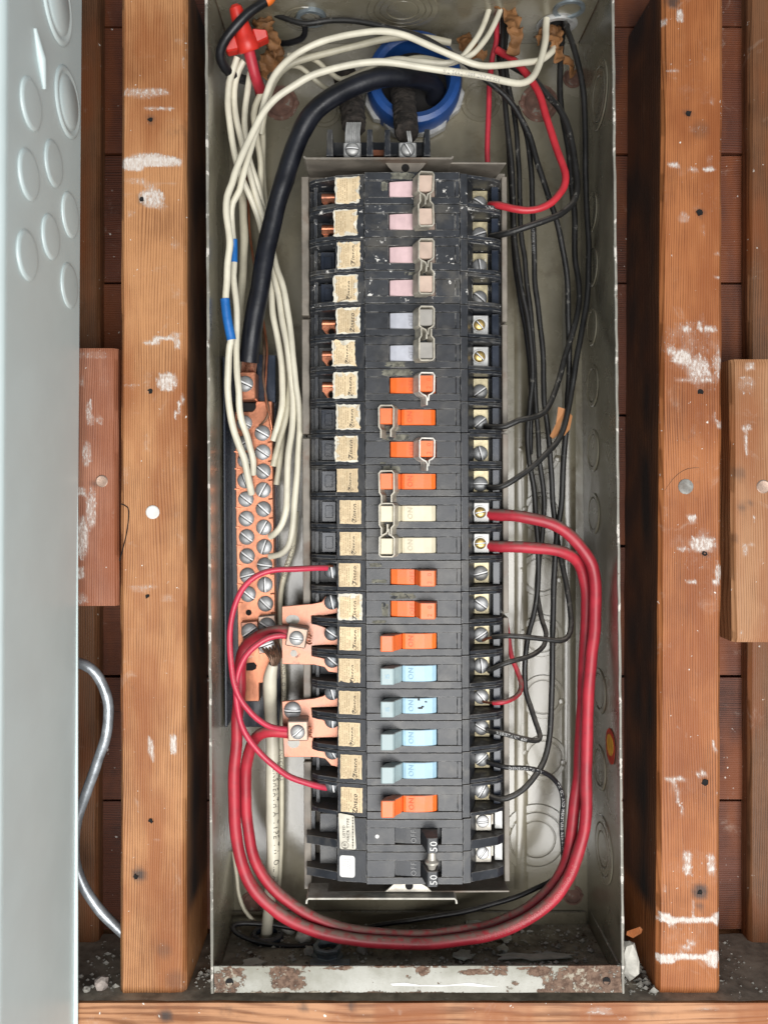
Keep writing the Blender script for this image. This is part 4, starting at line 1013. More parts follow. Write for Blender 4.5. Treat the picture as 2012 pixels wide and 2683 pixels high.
for (x, y), a in (((655,1655),-35),((700,1640),30),((697,1688),-20)):
    flat([(x-24,y-24),(x+20,y-28),(x+26,y+18),(x-18,y+26)], .054, .0628, 'clamp_plate', m_tarn if x > 690 else m_copper, nb, bevel=.0006); screw('big', nb, P(x, y, .0535) - nb.location, a)
mb = MB(); mb.lathe(P(652,1605,.0627), (0,1,0), [(0,8*S(.06)),(.0002,7.5*S(.06)),(.0002,0)], 14, cap=False); mb.build('bolt_hole', m_dark, nb)
flat([(646,1738),(666,1736),(673,1744),(671,1753),(662,1757),(646,1757)], .0622, .0629, 'slot', m_dark, nb, bevel=0)
for (x, y) in lcol + rcol:                          # wire slots between the screws
    s_ = 1 if x > 670 else -1
    mb = MB(); mb.tube([P(x + 14*s_, y + 24, .0628), P(x + 27*s_, y + 22, .0628)], 2.2*S(.06), 5); mb.build('wire_groove', m_copperd, nb)

# ------------------------------------------------------------------ copper tie plates on the left terminals
def bus(poly, holes, lbl, lugpos, lugang, big=None):
    c = P(poly[0][0] + 40, poly[0][1] + 70, .042)
    t_ = thing('copper_plate', lbl, 'copper plate', c, 'copper plates joining breaker terminals')
    flat(poly, .0405, .0432, 'plate', m_copper, t_, bevel=.0004)
    for x, y, rx, ry in holes:
        mb = MB(); n = 20
        mb.prism([(P(x + rx*math.copysign(abs(math.cos(2*math.pi*k/n))**.8, math.cos(2*math.pi*k/n)), y + ry*math.sin(2*math.pi*k/n), .0403).x, P(x, y + ry*math.sin(2*math.pi*k/n), .0403).z) for k in range(n)], .0402, .0404); mb.build('hole', m_paint, t_)
    x, y = lugpos; k_ = R(lugang)
    q = [(x + (a*math.cos(k_) - b*math.sin(k_)), y + (a*math.sin(k_) + b*math.cos(k_))) for a, b in ((-26,-26),(27,-26),(27,26),(-26,26))]
    lg = flat(q, .023, .0402, 'lug', m_tarn, t_, bevel=.0008)
    screw('small', lg, P(x, y + 2, .0226) - t_.location, 8 if lugang > 0 else -40)
    mb = MB(); mb.lathe(P(x, y + 2, .023), (0,-1,0), [(-.0002,19.5*S(.023)),(.0006,19*S(.023)),(.0005,17.5*S(.023))], 20, cap=False); mb.build('collar', m_dsteel, lg, smooth=True)
    for j in range(5):
        mb = MB(); pth, rd = px_path([(x+24, y - 12 + j*6, 31), (x+34, y - 11 + j*6.5 + random.uniform(-2,2), 31 + random.uniform(-3,2)), (x+37 + random.uniform(-3,3), y - 9 + j*6, 33)], 2.6, .002); mb.tube(pth, rd, 6); mb.build('strand', m_coppers, t_, smooth=True)
    if big: screw('big', t_, P(*big, .040) - t_.location, 2)
    return t_
bus([(739,1589),(818,1582),(843,1577),(853,1562),(872,1558),(886,1566),(886,1606),(848,1613),(816,1613),(816,1632),(858,1646),(886,1648),(886,1690),(848,1690),(817,1692),(817,1718),(853,1726),(886,1728),(886,1764),(860,1760),(850,1748),(823,1742),(739,1740)],
    [(767,1624,18,13),(770,1712,9,9)], 'upper copper plate with lug joining three breaker terminals', (777,1670), 10)
bus([(739,1838),(823,1830),(848,1823),(858,1811),(886,1806),(886,1852),(816,1854),(818,1874),(856,1890),(886,1893),(886,1932),(821,1933),(818,1957),(858,1970),(886,1972),(886,2010),(868,2006),(852,1988),(830,1984),(744,1984)],
    [(770,1946,16,14)], 'lower copper plate with lug and large round head screw', (780,1916), -1, (767,1861))

# ------------------------------------------------------------------ main lugs and the blue bushing
ml = thing('main_lug_block', 'black barrier block with two silver lugs above the breaker column', 'lug block', P(990, 410, .06))
flat([(862,372),(1126,372),(1126,408),(862,408)], .050, .066, 'base', m_black, ml, bevel=.0005)
for x in (864, 969, 1015, 1119): flat([(x-7,338),(x+7,338),(x+9,408),(x-9,408)], .022, .060, 'barrier', m_black, ml, bevel=.0005)
flat([(975,392),(1008,392),(1008,408),(975,408)], .045, .052, 'link', m_copperd, ml, bevel=.0004)
for x, a in ((923, 3), (1068, 60)):
    lg = flat([(x-23,372),(x+23,372),(x+23,410),(x-23,410)], .034, .052, 'lug', m_zinc, ml, bevel=.0010)
    screw('small', ml, P(x, 392, .0335) - ml.location, a)
    mb = MB(); mb.lathe(P(x, 392, .034), (0,-1,0), [(-.0002,19*S(.034)),(.0007,18.6*S(.034)),(.0006,17.2*S(.034))], 20, cap=False); mb.build('collar', m_dsteel, lg, smooth=True)
bs = thing('conduit_bushing', 'blue plastic ring bushing around the dark service conduit opening', 'bushing', P(1082, 240, .09))
c = P(1082, 238, .098)
mb = MB(); k = S(.075)
mb.lathe(c, (0,-1,0), [(0,126*k),(.020,126*k),(.026,120*k),(.028,108*k),(.026,94*k),(.020,88*k),(0,88*k)], 40, cap=False); mb.build('ring', m_blue, bs, smooth=True)
mb = MB(); mb.lathe(c + Vector((0,-.0095,0)), (0,-1,0), [(0,90*k),(.0003,0)], 32, cap=False); mb.build('opening', m_dark, bs)
mb = MB(); n = 8; po = []
for j in range(n):
    a = 2*math.pi*(j + .5)/n + .12
    po += [((c.x + 138*k*math.cos(a - .16)), c.z + 138*k*math.sin(a - .16)), (c.x + 138*k*math.cos(a + .16), c.z + 138*k*math.sin(a + .16)), (c.x + 124*k*math.cos(a + .3), c.z + 124*k*math.sin(a + .3))]
mb.prism(po, .0895, .0975); mb.build('locknut', m_zinc, bs, bevel=.0006)

# ------------------------------------------------------------------ wires
def wire(name, lbl, pts, r, m_, cat='wire', group=None, step=.004, texts=(), strip=None, n=12, extra=None):
    pth, rd = px_path(pts, r, step)
    sd_ = (len(lbl)*7.3) % 50
    N_ = len(pth)
    for i in range(N_):
        e = min(1, i/6, (N_-1-i)/6); q = pth[i]*38
        pth[i] = pth[i] + Vector((mnoise.noise(q + Vector((sd_,0,0))), 0, mnoise.noise(q + Vector((0,0,sd_)))))*min(.0011, rd[i]*.28)*e
        rd[i] *= 1 + .06*mnoise.noise(pth[i]*90 + Vector((0,sd_,0)))
    mb = MB(); mb.tube(pth, rd, n)
    o = mb.build(name, m_, None, origin=(0,0,0), smooth=True); tag(o, lbl, cat, group)
    for (txt, s0, size, flip, side, mi) in texts:
        tb = MB(); text_wire(tb, pth, rd, txt, s0, size, flip, side); tb.build('lettering', mi, o, recalc=False)
    if strip:                                        # bare copper end
        q, qr = px_path(strip, r*.5, .002); sb = MB(); sb.tube(q, qr, 8); sb.build('bare_end', m_copperd, o, smooth=True)
    return o, pth, rd
GW, GB, GR = 'white wires in the panel', 'thin black wires at the right of the panel', 'red wires in the panel'
def sleeve(par, pts, r, name='tape_sleeve'):
    p, q = px_path(pts, r, .002); q = [a*(1 + .04*mnoise.noise((i*.7, 3, 1))) for i, a in enumerate(q)]
    mb = MB(); mb.tube(p, q, 14); return mb.build(name, m_tape, par, smooth=True)
W1 = [(1449,120,64),(1446,134,58),(1412,158,48),(1357,165,36),(1267,173,26),(1195,151,22),(1122,118,20),(1057,91,20),(999,81,21),(934,89,24),(854,105,28),(789,134,30),(746,166,30),(717,203,29),(699,246,29),(684,300,30),(666,362,32),(647,427,32),(639,455,31),(627,500,30),(610,532,31),(606,562,33),(609,600,38),(612,640,42),(613,686,42),(612,723,41),(617,773,40),(622,848,40),(619,922,40),(620,975,40),(624,1016,40),(627,1062,42),(634,1104,45),(647,1139,48),(657,1174,52),(664,1206,55),(663,1243,60)]
o, p_, r_ = wire('white_wire', 'upper white wire arching over blue bushing, blue tape partly hidden behind', W1, 8.6, m_white, group=GW)
sleeve(o, [(612,626,40.5),(613,650,42),(613,688,42)], 10.0)
W2 = [(1431,50,58),(1429,80,56),(1428,108,52),(1412,170,42),(1390,206,34),(1361,220,28),(1321,213,24),(1267,199,20),(1158,184,16),(1050,167,14),(970,163,14),(898,174,16),(825,195,18),(771,224,20),(724,257,21),(688,300,22),(652,369,22),(619,441,22),(607,482,22),(595,515,22),(593,554,23),(599,599,24),(602,639,24),(597,686,25),(594,736,26),(592,783,27),(598,840,28),(606,890,30),(603,905,32),(599,940,34),(596,1000,38),(597,1030,40),(602,1074,42),(612,1124,44),(627,1169,46),(642,1206,48),(649,1241,50),(655,1271,54),(659,1292,60)]
o, p_, r_ = wire('white_wire', 'foremost white wire with wrinkled blue tape sleeve on its left run', W2, 9.2, m_white, group=GW, texts=[('RESISTANT 600V TYPE TW', .10, .0032, False, .55, m_inkg)])
sleeve(o, [(590,783,27),(596,835,28),(607,890,30)], 12.5)
for lbl, pts, r, mm in (
 ('white wire leaving red connector and ending at the top screw of the bar', [(622,150,40),(612,180,42),(601,217,44),(598,255,46),(599,289,46),(608,362,48),(622,430,52),(639,475,56),(659,520,62),(679,574,68),(697,650,70),(711,743,68),(716,823,66),(727,885,66),(737,947,64),(740,1000,62),(739,1062,60),(729,1112,60),(716,1154,63)], 8.6, m_white),
 ('white wire bending left in a hook to the middle right bar screws', [(640,160,44),(627,181,46),(613,235,50),(619,307,52),(637,380,54),(652,441,58),(672,515,64),(695,590,70),(708,660,72),(719,723,66),(731,773,62),(739,835,60),(751,897,58),(760,957,56),(766,1012,56),(768,1062,56),(765,1124,55),(757,1186,54),(752,1273,54),(749,1335,54),(739,1373,55),(724,1395,57),(709,1406,62)], 8.6, m_white),
 ('outermost white wire sweeping right then hooking to the lower bar screws', [(656,190,52),(650,230,54),(643,289,56),(643,362,58),(656,430,60),(676,490,66),(692,560,74),(708,630,74),(724,694,66),(741,748,60),(756,823,58),(766,897,56),(770,950,55),(775,1012,54),(783,1062,54),(786,1124,54),(781,1199,54),(776,1273,54),(771,1348,54),(765,1397,54),(755,1432,55),(734,1452,58),(707,1458,63)], 8.2, m_white),
 ('yellowed white wire in the bundle ending at the third right screw', [(690,235,58),(675,262,60),(665,300,62),(674,362,64),(682,416,68),(684,500,76),(700,600,84),(722,700,82),(738,790,76),(752,880,70),(759,960,66),(758,1040,62),(749,1099,60),(731,1161,60),(716,1220,64)], 8.2, m_white2),
 ('yellowed white wire in the bundle ending at the fourth right screw', [(720,190,70),(700,240,72),(690,300,74),(690,400,78),(692,500,84),(708,640,88),(728,760,84),(744,870,78),(752,980,74),(748,1080,70),(740,1150,68),(733,1215,66),(724,1270,66)], 8.0, m_white2),
 ('thick yellowed white cable hidden behind the left pair of wires', [(640,330,80),(634,420,80),(632,487,78),(637,549,76),(640,620,74),(638,690,74),(633,750,74),(630,840,74),(634,930,76),(640,985,78)], 11, m_white2),
 ('pale white wire running under the arches toward the bushing', [(1180,112,70),(1120,100,66),(1057,96,60),(980,108,56),(900,128,54),(820,148,54),(770,164,54),(735,190,54),(712,230,56),(695,290,62),(684,350,70)], 9.0, m_white2),
 ('thin white wire dipping behind the thick black cable', [(755,145,62),(790,145,60),(830,160,60),(860,186,60),(895,208,60),(930,196,60),(975,178,58),(1030,165,54),(1100,150,50),(1180,165,46),(1215,150,46)], 6.5, m_white2),
 ('thin white wire curling down behind the thick black cable', [(738,185,64),(762,172,62),(790,178,62),(815,200,64),(840,222,68),(870,240,78)], 6.5, m_white2),
 ('long white wire from right paper bundle down across the blue bushing', [(1285,8,50),(1272,50,46),(1255,90,40),(1230,125,36),(1205,152,34),(1160,165,34),(1100,160,34),(1040,155,40),(990,165,50)], 7.4, m_white),
 ('white wire beside its twin under the right torn kraft paper', [(1312,22,48),(1296,60,44),(1270,105,38),(1240,140,34),(1205,158,34),(1170,168,36),(1120,172,38)], 7.4, m_white)):
    wire('white_wire', lbl, pts, r, mm, group=GW)
o, p_, r_ = wire('white_wire', 'thin white wire with black printed words beside the copper plates', [(776,1340,70),(774,1380,72),(766,1442,74),(751,1484,76),(740,1530,78),(736,1574,78),(735,1624,78),(738,1690,80),(742,1748,80),(744,1823,80),(740,1870,80),(736,1935,80),(738,2000,80),(738,2100,80),(736,2200,80),(733,2290,78),(726,2350,74)], 7.0, m_white2, group=GW,
  texts=[('DUTRAX 600V', .028, .0042, False, 0, m_ink), ('ANACONDA O DUTRAX', .118, .0042, False, 0, m_ink), ('ANACONDA', .205, .0042, False, 0, m_ink)])
o, p_, r_ = wire('white_cable', 'thick white jacketed cable running down into the box floor', [(716,1740,50,13),(708,1775,53,18),(707,1823,58,18),(710,1885,66,17),(712,1947,68,17),(714,2050,68,17),(714,2150,68,17),(713,2285,68,17),(708,2350,70,16),(702,2404,74,15),(699,2450,78,15)], 17, m_white, cat='cable',
  texts=[('DENSHEATH A TYPE TW OIL AND', .088, .0058, False, .62, m_ink)])
for k in range(6):
    q = [(720 + k*1.5 - 6, 1745, 47 + k),(706 + k*6, 1722, 46),(690 + k*9, 1700, 50),(680 + k*9, 1672, 56)]
    p, r = px_path(q, 3.2, .003); mb = MB(); mb.tube(p, r, 7); mb.build('ground_strand', m_oxid, o, smooth=True)
wire('white_wire', 'thin pale wire curving along the lower left corner of the box', [(612,2230,90),(621,2296,86),(626,2339,84),(641,2383,82),(668,2416,80)], 5, m_white2, group=GW)

o, p_, r_ = wire('black_cable', 'thickest black cable arching from the blue bushing to the copper bar', [(1136,262,92),(1142,244,84),(1128,222,74),(1097,207,62),(1055,201,50),(988,207,42),(916,229,38),(862,260,36),(818,300,36),(786,354,38),(762,416,40),(746,470,42),(739,490,42),(721,549,44),(704,624,46),(691,698,46),(679,773,47),(664,848,48),(655,920,50),(652,950,51)], 25.5, m_cable, cat='cable', n=24)
for lbl, pts, strands in (('frayed cloth covered service cable entering the left main lug', [(905,200,88),(915,240,80),(925,300,64),(927,334,54)], 1), ('frayed cloth covered service cable entering the right main lug', [(1050,215,88),(1055,255,80),(1062,310,64),(1066,350,50)], 0)):
    p, r = px_path(pts, 31, .002)
    r = [a*(1 + .12*mnoise.noise((i*.9, 2, strands))) for i, a in enumerate(r)]; r[-1] *= .72
    mb = MB(); mb.tube(p, r, 20)
    for q in mb.v: 
        q += Vector((mnoise.noise(q*420), mnoise.noise(q*420 + Vector((9,0,0))), mnoise.noise(q*420 + Vector((0,9,0)))))*.0016
    o = mb.build('service_cable', m_cloth, None, origin=(0,0,0), smooth=True); tag(o, lbl, 'cable', 'frayed service cables')
    xs = range(7) if strands else range(2)
    for k in xs:
        x = (908 + k*5.6) if strands else (1070 + k*6); q = [(x + 2, 322 if strands else 352, 44), (x - 1, 350, 40), (x + (k-3)*.3, 376, 41)] if strands else [(x-3,345,40),(x,362,38),(x+2,378,40)]
        p, r = px_path(q, 3.0, .002); mb = MB(); mb.tube(p, r, 7); mb.build('strand', m_zinc, o, smooth=True)

for lbl, pts, r, mm, ex in (
 ('heavy black wire crossing in front of the red connector', [(712,-20,20),(703,-2,20),(663,25,18),(627,58,18),(594,98,22),(579,134,28),(582,163,34),(600,188,42),(627,204,52),(652,212,64)], 12.5, m_ins, ()),
 ('black wire crossing the box top then running down to lowest orange breaker', [(660,0,64),(686,22,60),(710,33,58),(746,47,56),(797,61,54),(862,54,52),(916,54,50),(988,65,48),(1061,83,46),(1122,105,44),(1177,137,44),(1231,174,46),(1274,210,48),(1321,250,50),(1357,297,52),(1386,354,54),(1405,420,54),(1416,455,54),(1434,507,54),(1449,554,54),(1469,624,56),(1481,698,58),(1487,773,60),(1489,873,62),(1489,997,64),(1486,1045,66),(1483,1112,66),(1479,1174,66),(1474,1248,66),(1469,1323,66),(1459,1398,66),(1454,1472,66),(1450,1550,64),(1448,1650,60),(1446,1749,56),(1444,1836,54),(1439,1923,50),(1427,1985,46),(1409,2022,42),(1379,2060,38),(1344,2085,36),(1312,2094,37),(1284,2086,43)], 7.6, m_ins_old, ()),
 ('black wire with white print bending sharply left below the blue breakers', [(1318,40,60),(1317,100,60),(1316,145,62),(1318,217,64),(1325,289,66),(1332,362,68),(1340,440,70),(1344,525,72),(1347,612,74),(1354,686,74),(1367,761,74),(1382,835,74),(1392,910,74),(1395,985,74),(1388,1062,74),(1382,1124,74),(1385,1199,74),(1397,1273,74),(1402,1335,74),(1407,1398,74),(1409,1472,74),(1407,1550,72),(1397,1612,70),(1384,1662,68),(1377,1711,66),(1374,1761,66),(1377,1811,64),(1389,1848,60),(1403,1893,54),(1413,1921,50),(1413,1935,47),(1400,1940,45),(1362,1934,40),(1312,1920,37),(1276,1914,44)], 7.0, m_ins_old, [('RESISTANT 600V', .008, .0034, True, 0, m_inkw)]),
 ('black wire second from the left in the right bundle, ends at top blue breaker', [(1330,60,64),(1322,140,66),(1330,220,68),(1345,290,70),(1354,362,72),(1359,450,74),(1361,525,76),(1366,624,78),(1373,674,78),(1379,736,78),(1388,810,78),(1394,873,78),(1399,950,78),(1401,1030,78),(1409,1124,78),(1413,1199,78),(1422,1273,78),(1424,1335,78),(1420,1398,78),(1412,1472,78),(1406,1540,76),(1412,1590,72),(1421,1630,66),(1430,1658,60),(1424,1692,54),(1394,1717,46),(1354,1729,40),(1320,1739,38),(1278,1758,45)], 6.6, m_ins_old, ()),
 ('black wire with faint print turning back left at the hooked end near row fifteen', [(1352,280,62),(1368,320,62),(1383,370,62),(1392,450,64),(1394,525,66),(1398,624,68),(1400,699,70),(1402,748,70),(1409,810,70),(1418,885,70),(1423,950,70),(1424,1010,70),(1426,1062,70),(1434,1124,70),(1439,1174,70),(1443,1236,70),(1446,1298,70),(1451,1348,70),(1459,1410,70),(1471,1472,66),(1483,1534,60),(1492,1590,54),(1496,1637,48),(1487,1667,44),(1466,1679,40),(1424,1674,37),(1374,1668,34),(1325,1666,34),(1291,1669,40)], 7.0, m_ins_old, [('DUTRAX 600V', .10, .003, False, -.4, m_inkg)]),
 ('rightmost black wire along the side wall turning left to the lowest clipped breaker', [(1478,55,60),(1486,80,56),(1506,137,52),(1524,217,52),(1531,289,54),(1533,398,56),(1533,450,58),(1536,525,60),(1540,599,60),(1542,649,60),(1540,723,60),(1536,798,60),(1525,860,58),(1513,922,56),(1503,985,54),(1498,1015,54),(1491,1062,52),(1479,1112,50),(1461,1154,48),(1436,1184,44),(1399,1219,40),(1349,1256,36),(1312,1276,36),(1278,1277,44)], 7.6, m_ins_old, ()),
 ('black wire swinging left under the red wire to the second breaker', [(1320,160,60),(1347,176,58),(1394,206,56),(1430,246,54),(1466,286,52),(1488,333,50),(1504,416,46),(1511,470,44),(1511,500,42),(1503,528,40),(1494,540,38),(1466,562,34),(1424,579,31),(1374,597,30),(1325,612,34),(1284,620,43)], 8.6, m_ins_old, ()),
 ('black wire from the right connector swinging left to the uppermost ON breaker', [(1476,70,66),(1470,120,64),(1467,180,62),(1466,253,62),(1473,310,62),(1490,400,64),(1499,500,66),(1504,560,66),(1504,624,66),(1506,686,66),(1514,736,64),(1516,786,62),(1509,835,60),(1494,885,58),(1479,935,56),(1464,990,52),(1446,1045,46),(1424,1080,42),(1394,1094,38),(1357,1102,34),(1325,1117,34),(1298,1119,37),(1270,1117,44)], 7.6, m_ins_old, ()),
 ('long black wire looping along the box floor and coiling at lower left', [(1276,1997,44),(1325,2010,36),(1374,2012,38),(1412,2020,42),(1444,2036,46),(1466,2064,50),(1474,2100,54),(1471,2140,56),(1470,2170,58),(1474,2214,58),(1473,2261,56),(1453,2300,60),(1403,2328,64),(1324,2359,68),(1207,2391,72),(1100,2408,74),(1006,2422,74),(934,2437,72),(885,2455,66),(836,2470,62),(789,2480,60),(717,2477,60),(655,2462,62),(616,2441,66),(612,2426,70),(637,2418,74),(717,2424,76),(790,2437,76)], 6.4, m_ins, [('DENSHEATH TW', .018, .0034, False, 0, m_inkw), ('TW OIL AND MOISTURE RESISTANT', .066, .0034, False, 0, m_inkw)]),
 ('black wire left of center in the right bundle, stopping beside the pan', [(1303,90,66),(1308,160,68),(1320,250,72),(1330,340,76),(1337,450,80),(1341,560,82),(1347,660,84),(1358,760,84),(1374,850,84),(1386,940,84),(1392,1030,84),(1390,1110,84),(1388,1190,84)], 6.8, m_ins, ())):
    nm = 'black_wire'
    tx = list(ex)
    wire(nm, lbl, pts, r, mm, group=GB, texts=tx, strip=([(1292,1669,40),(1276,1673,44),(1264,1679,46)] if 'fifteen' in lbl else None))

CP = [(1272,1347,46),(1300,1349,40),(1349,1353,32),(1424,1365,28),(1474,1388,28),(1511,1418,28),(1541,1460,29),(1556,1497,30),(1561,1550,31),(1557,1650,34),(1549,1724,36),(1543,1799,37),(1538,1873,38),(1536,1948,38),(1536,2022,38),(1536,2080,38),(1534,2128,38),(1527,2187,38),(1510,2246,38),(1488,2301,38),(1448,2356,38),(1383,2407,38),(1285,2446,38),(1168,2466,38),(1042,2471,38),(934,2462,38),(844,2444,38),(753,2406,38),(688,2356,38),(645,2294,38),(623,2222,38),(615,2122,38),(613,2050,38),(617,1980,38),(624,1880,40),(630,1800,42),(630,1745,42),(640,1700,42),(665,1674,40),(700,1659,36),(735,1653,32),(760,1656,31)]
wire('red_cable', 'thick red cable from upper cream breaker looping round to upper copper plate', CP, 15.5, m_red, cat='cable', group='thick red cables', n=20, texts=[('TW OIL AND MOISTURE RESISTANT 600V', .345, .0046, False, -.25, m_inkr)])
DP = [(1273,1430,46),(1300,1431,40),(1349,1434,34),(1424,1438,32),(1474,1446,34),(1504,1462,38),(1522,1490,42),(1533,1530,45),(1538,1580,47),(1535,1650,49),(1530,1724,50),(1527,1799,50),(1524,1873,51),(1520,1948,52),(1516,2022,52),(1511,2060,52),(1502,2128,52),(1494,2207,50),(1478,2268,50),(1440,2330,50),(1375,2385,50),(1285,2424,50),(1168,2446,48),(1080,2452,48),(1006,2448,48),(934,2440,48),(862,2421,48),(789,2384,48),(724,2335,48),(681,2280,48),(656,2213,47),(646,2122,46),(644,2050,45),(650,1990,42),(662,1946,38),(684,1922,34),(715,1915,31),(760,1920,31)]
wire('red_cable', 'thick red cable from lower cream breaker looping round to lower copper plate', DP, 15.0, m_red, cat='cable', group='thick red cables', n=20)
wire('red_wire', 'thin bright red wire arching left from breaker screw to lower copper lug', [(856,1488,33),(830,1488,28),(773,1491,22),(711,1495,18),(669,1511,16),(637,1542,15),(614,1589,15),(604,1636,15),(602,1686,15),(606,1736,15),(614,1786,15),(629,1828,16),(649,1858,17),(674,1884,19),(711,1905,23),(757,1911,29)], 7.8, m_pink, group=GR, strip=[(850,1487,33),(860,1483,33),(872,1483,35)], texts=[('ANACONDA DENSHEATH', .115, .0028, False, .4, m_inkr)])
wire('red_wire', 'thin bright red wire from upper copper lug down to lowest orange breaker', [(757,1668,29),(735,1665,26),(705,1671,24),(674,1689,22),(644,1718,21),(626,1761,20),(619,1810,19),(624,1860,19),(634,1902,19),(652,1937,20),(679,1970,21),(711,1999,23),(764,2036,28),(818,2056,33),(856,2064,38)], 8.2, m_pink, group=GR)
wire('red_wire', 'red wire bending left under the connector to the topmost breaker', [(1300,130,60),(1330,148,58),(1357,170,54),(1386,203,50),(1412,246,46),(1430,307,42),(1451,369,38),(1474,434,32),(1480,465,30),(1476,490,29),(1466,507,28),(1444,532,27),(1412,548,26),(1379,552,26),(1337,545,28),(1305,537,33),(1284,537,42)], 9.6, m_redw, group=GR)
wire('red_wire', 'straight red wire dropping behind the upper pan end plate', [(1301,40,60),(1300,108,62),(1289,152,64),(1282,224,66),(1279,325,68),(1277,416,70),(1278,520,72)], 7.0, m_red, group=GR)
wire('red_wire', 'short red wire hooking back to the ink stained blue breaker', [(1326,1630,72),(1332,1675,70),(1340,1719,66),(1354,1756,62),(1364,1789,56),(1359,1816,48),(1337,1833,40),(1312,1840,36),(1292,1841,39)], 6.6, m_red, group=GR, strip=[(1294,1841,39),(1278,1841,43),(1264,1838,46)])
# bare ground wires
for lbl, pts in (('bare copper ground wire beside the thick black cable', [(644,450,84),(648,500,84),(652,560,84),(656,620,84),(664,680,84),(680,780,82),(694,860,76),(700,915,66),(698,970,62),(696,1040,60),(706,1090,60),(712,1125,62)]), ('dark bare ground wire crossing in front of the black post', [(690,860,80),(692,930,64),(690,990,60),(700,1050,60),(704,1078,60),(696,1100,60),(680,1116,62)])):
    wire('ground_wire', lbl, pts, 3.0, m_copperd if 'copper' in lbl else m_oxid, group='bare ground wires', n=8)

# ------------------------------------------------------------------ small fittings at the top
rn = thing('wire_connector', 'large red winged wire connector at upper left of the box', 'wire connector', P(640, 120, .03))
a, b = P(618, 22, .022), P(652, 128, .036); ax = (b - a); L_ = ax.length; k = S(.03)
mb = MB(); mb.lathe(a, ax, [(-.003,8*k),(-.001,16*k),(.002,18*k),(L_*.35,21*k),(L_*.7,25*k),(L_*.78,29*k),(L_,31*k),(L_+.002,27*k)], 18); mb.build('body', m_rednut, rn, smooth=True)
axn = ax.normalized(); sd = axn.cross(Vector((0,1,0))).normalized()
for s_ in (-1, 1):
    mb = MB(); o0 = a + axn*(L_*.62) + sd*s_*24*k; o1 = a + axn*(L_*1.0) + sd*s_*24*k; e0 = o0 + sd*s_*36*k + axn*.003 + Vector((0,.002,0)); e1 = o1 + sd*s_*34*k - axn*.002 + Vector((0,.002,0))
    t = Vector((0,.0045,0)); mb.hexa([o0 - t, e0 - t, e1 - t, o1 - t, o0 + t, e0 + t, e1 + t, o1 + t]); mb.build('wing', m_rednut, rn, bevel=.001)
wire('red_wire', 'dark red wire stub leaving the base of the red connector', [(652,130,36),(662,170,40),(670,205,46),(680,232,56),(684,245,70)], 15, m_red, group=GR)
def paper(lbl, pts, w0, seed, m_=m_kraft, n=22):
    """crumpled torn wrapping: a ribbon with ragged edges"""
    p, _ = px_path(pts, 1, .0015); mb = MB(); rg = random.Random(seed); cols = 7; W = cols
    for i, c in enumerate(p):
        t = i/(len(p)-1); t_ = (p[min(i+1, len(p)-1)] - p[max(0, i-1)]).normalized(); sd_ = t_.cross(Vector((0,1,0))).normalized()
        wd = w0*S(.05)*(.55 + .45*math.sin(math.pi*min(1, t*1.2)) + .35*mnoise.noise((t*9, seed, 0)))
        for j in range(cols):
            s_ = j/(cols-1)*2 - 1; q = c + sd_*s_*wd
            q = q + Vector((mnoise.noise(q*160 + Vector((seed,0,0))), 2.2*mnoise.noise(q*190 + Vector((0,seed,0))), mnoise.noise(q*160 + Vector((0,0,seed)))))*.0028
            mb.v.append(q)
    for i in range(len(p) - 1):
        for j in range(cols - 1): mb.f.append((i*W+j, i*W+j+1, (i+1)*W+j+1, (i+1)*W+j))
    o = mb.build('kraft_paper', m_, None, origin=(0,0,0), recalc=False, smooth=True); tag(o, lbl, 'torn paper', 'torn kraft paper wrappings')
    md = o.modifiers.new('thickness', 'SOLIDIFY'); md.thickness = .0004
paper('crumpled brown paper behind the red connector', [(690,30,60),(695,80,52),(720,120,48),(735,150,50)], 26, 1)
paper('dark brown paper scrap under the red connector', [(728,130,60),(705,165,54),(690,205,58)], 30, 2)
paper('pale fringed paper scrap hanging at the top edge of the box', [(840,-6,60),(858,15,56),(878,36,54)], 22, 3, M('pale_torn_paper', (0.42,0.28,0.13), .8, var=.3, vscale=80, bump=.8, bscale=220))
paper('long brown paper strip hanging right of the two white wires', [(1318,8,48),(1340,45,44),(1350,90,42),(1345,140,46)], 22, 4)
paper('brown paper ruff around the two white wires at the top', [(1270,12,52),(1300,10,46),(1330,22,50)], 16, 5)
paper('brown paper clump left of the red and black wires', [(1215,90,70),(1225,125,64),(1255,140,62),(1270,150,64)], 26, 6)
paper('brown paper around the wires under the round connector', [(1450,60,68),(1452,100,60),(1462,140,56),(1464,165,58)], 22, 7)
paper('thin brown paper tail below the round connector', [(1470,140,66),(1492,170,64),(1504,195,70)], 12, 8)
paper('brown paper scrap at left of the round connector', [(1420,75,62),(1412,105,60),(1408,122,60)], 11, 9)
mb = MB(); pp, rr = px_path([(714,-14,19),(706,-1,19),(698,4,19)], 13.5, .003); mb.tube(pp, rr, 10); o = mb.build('orange_cap', M('orange_cap_plastic', (.75,.16,.02), .5), None, origin=(0,0,0), smooth=True); tag(o, 'small orange cap on the heavy black wire at the top edge', 'cap')
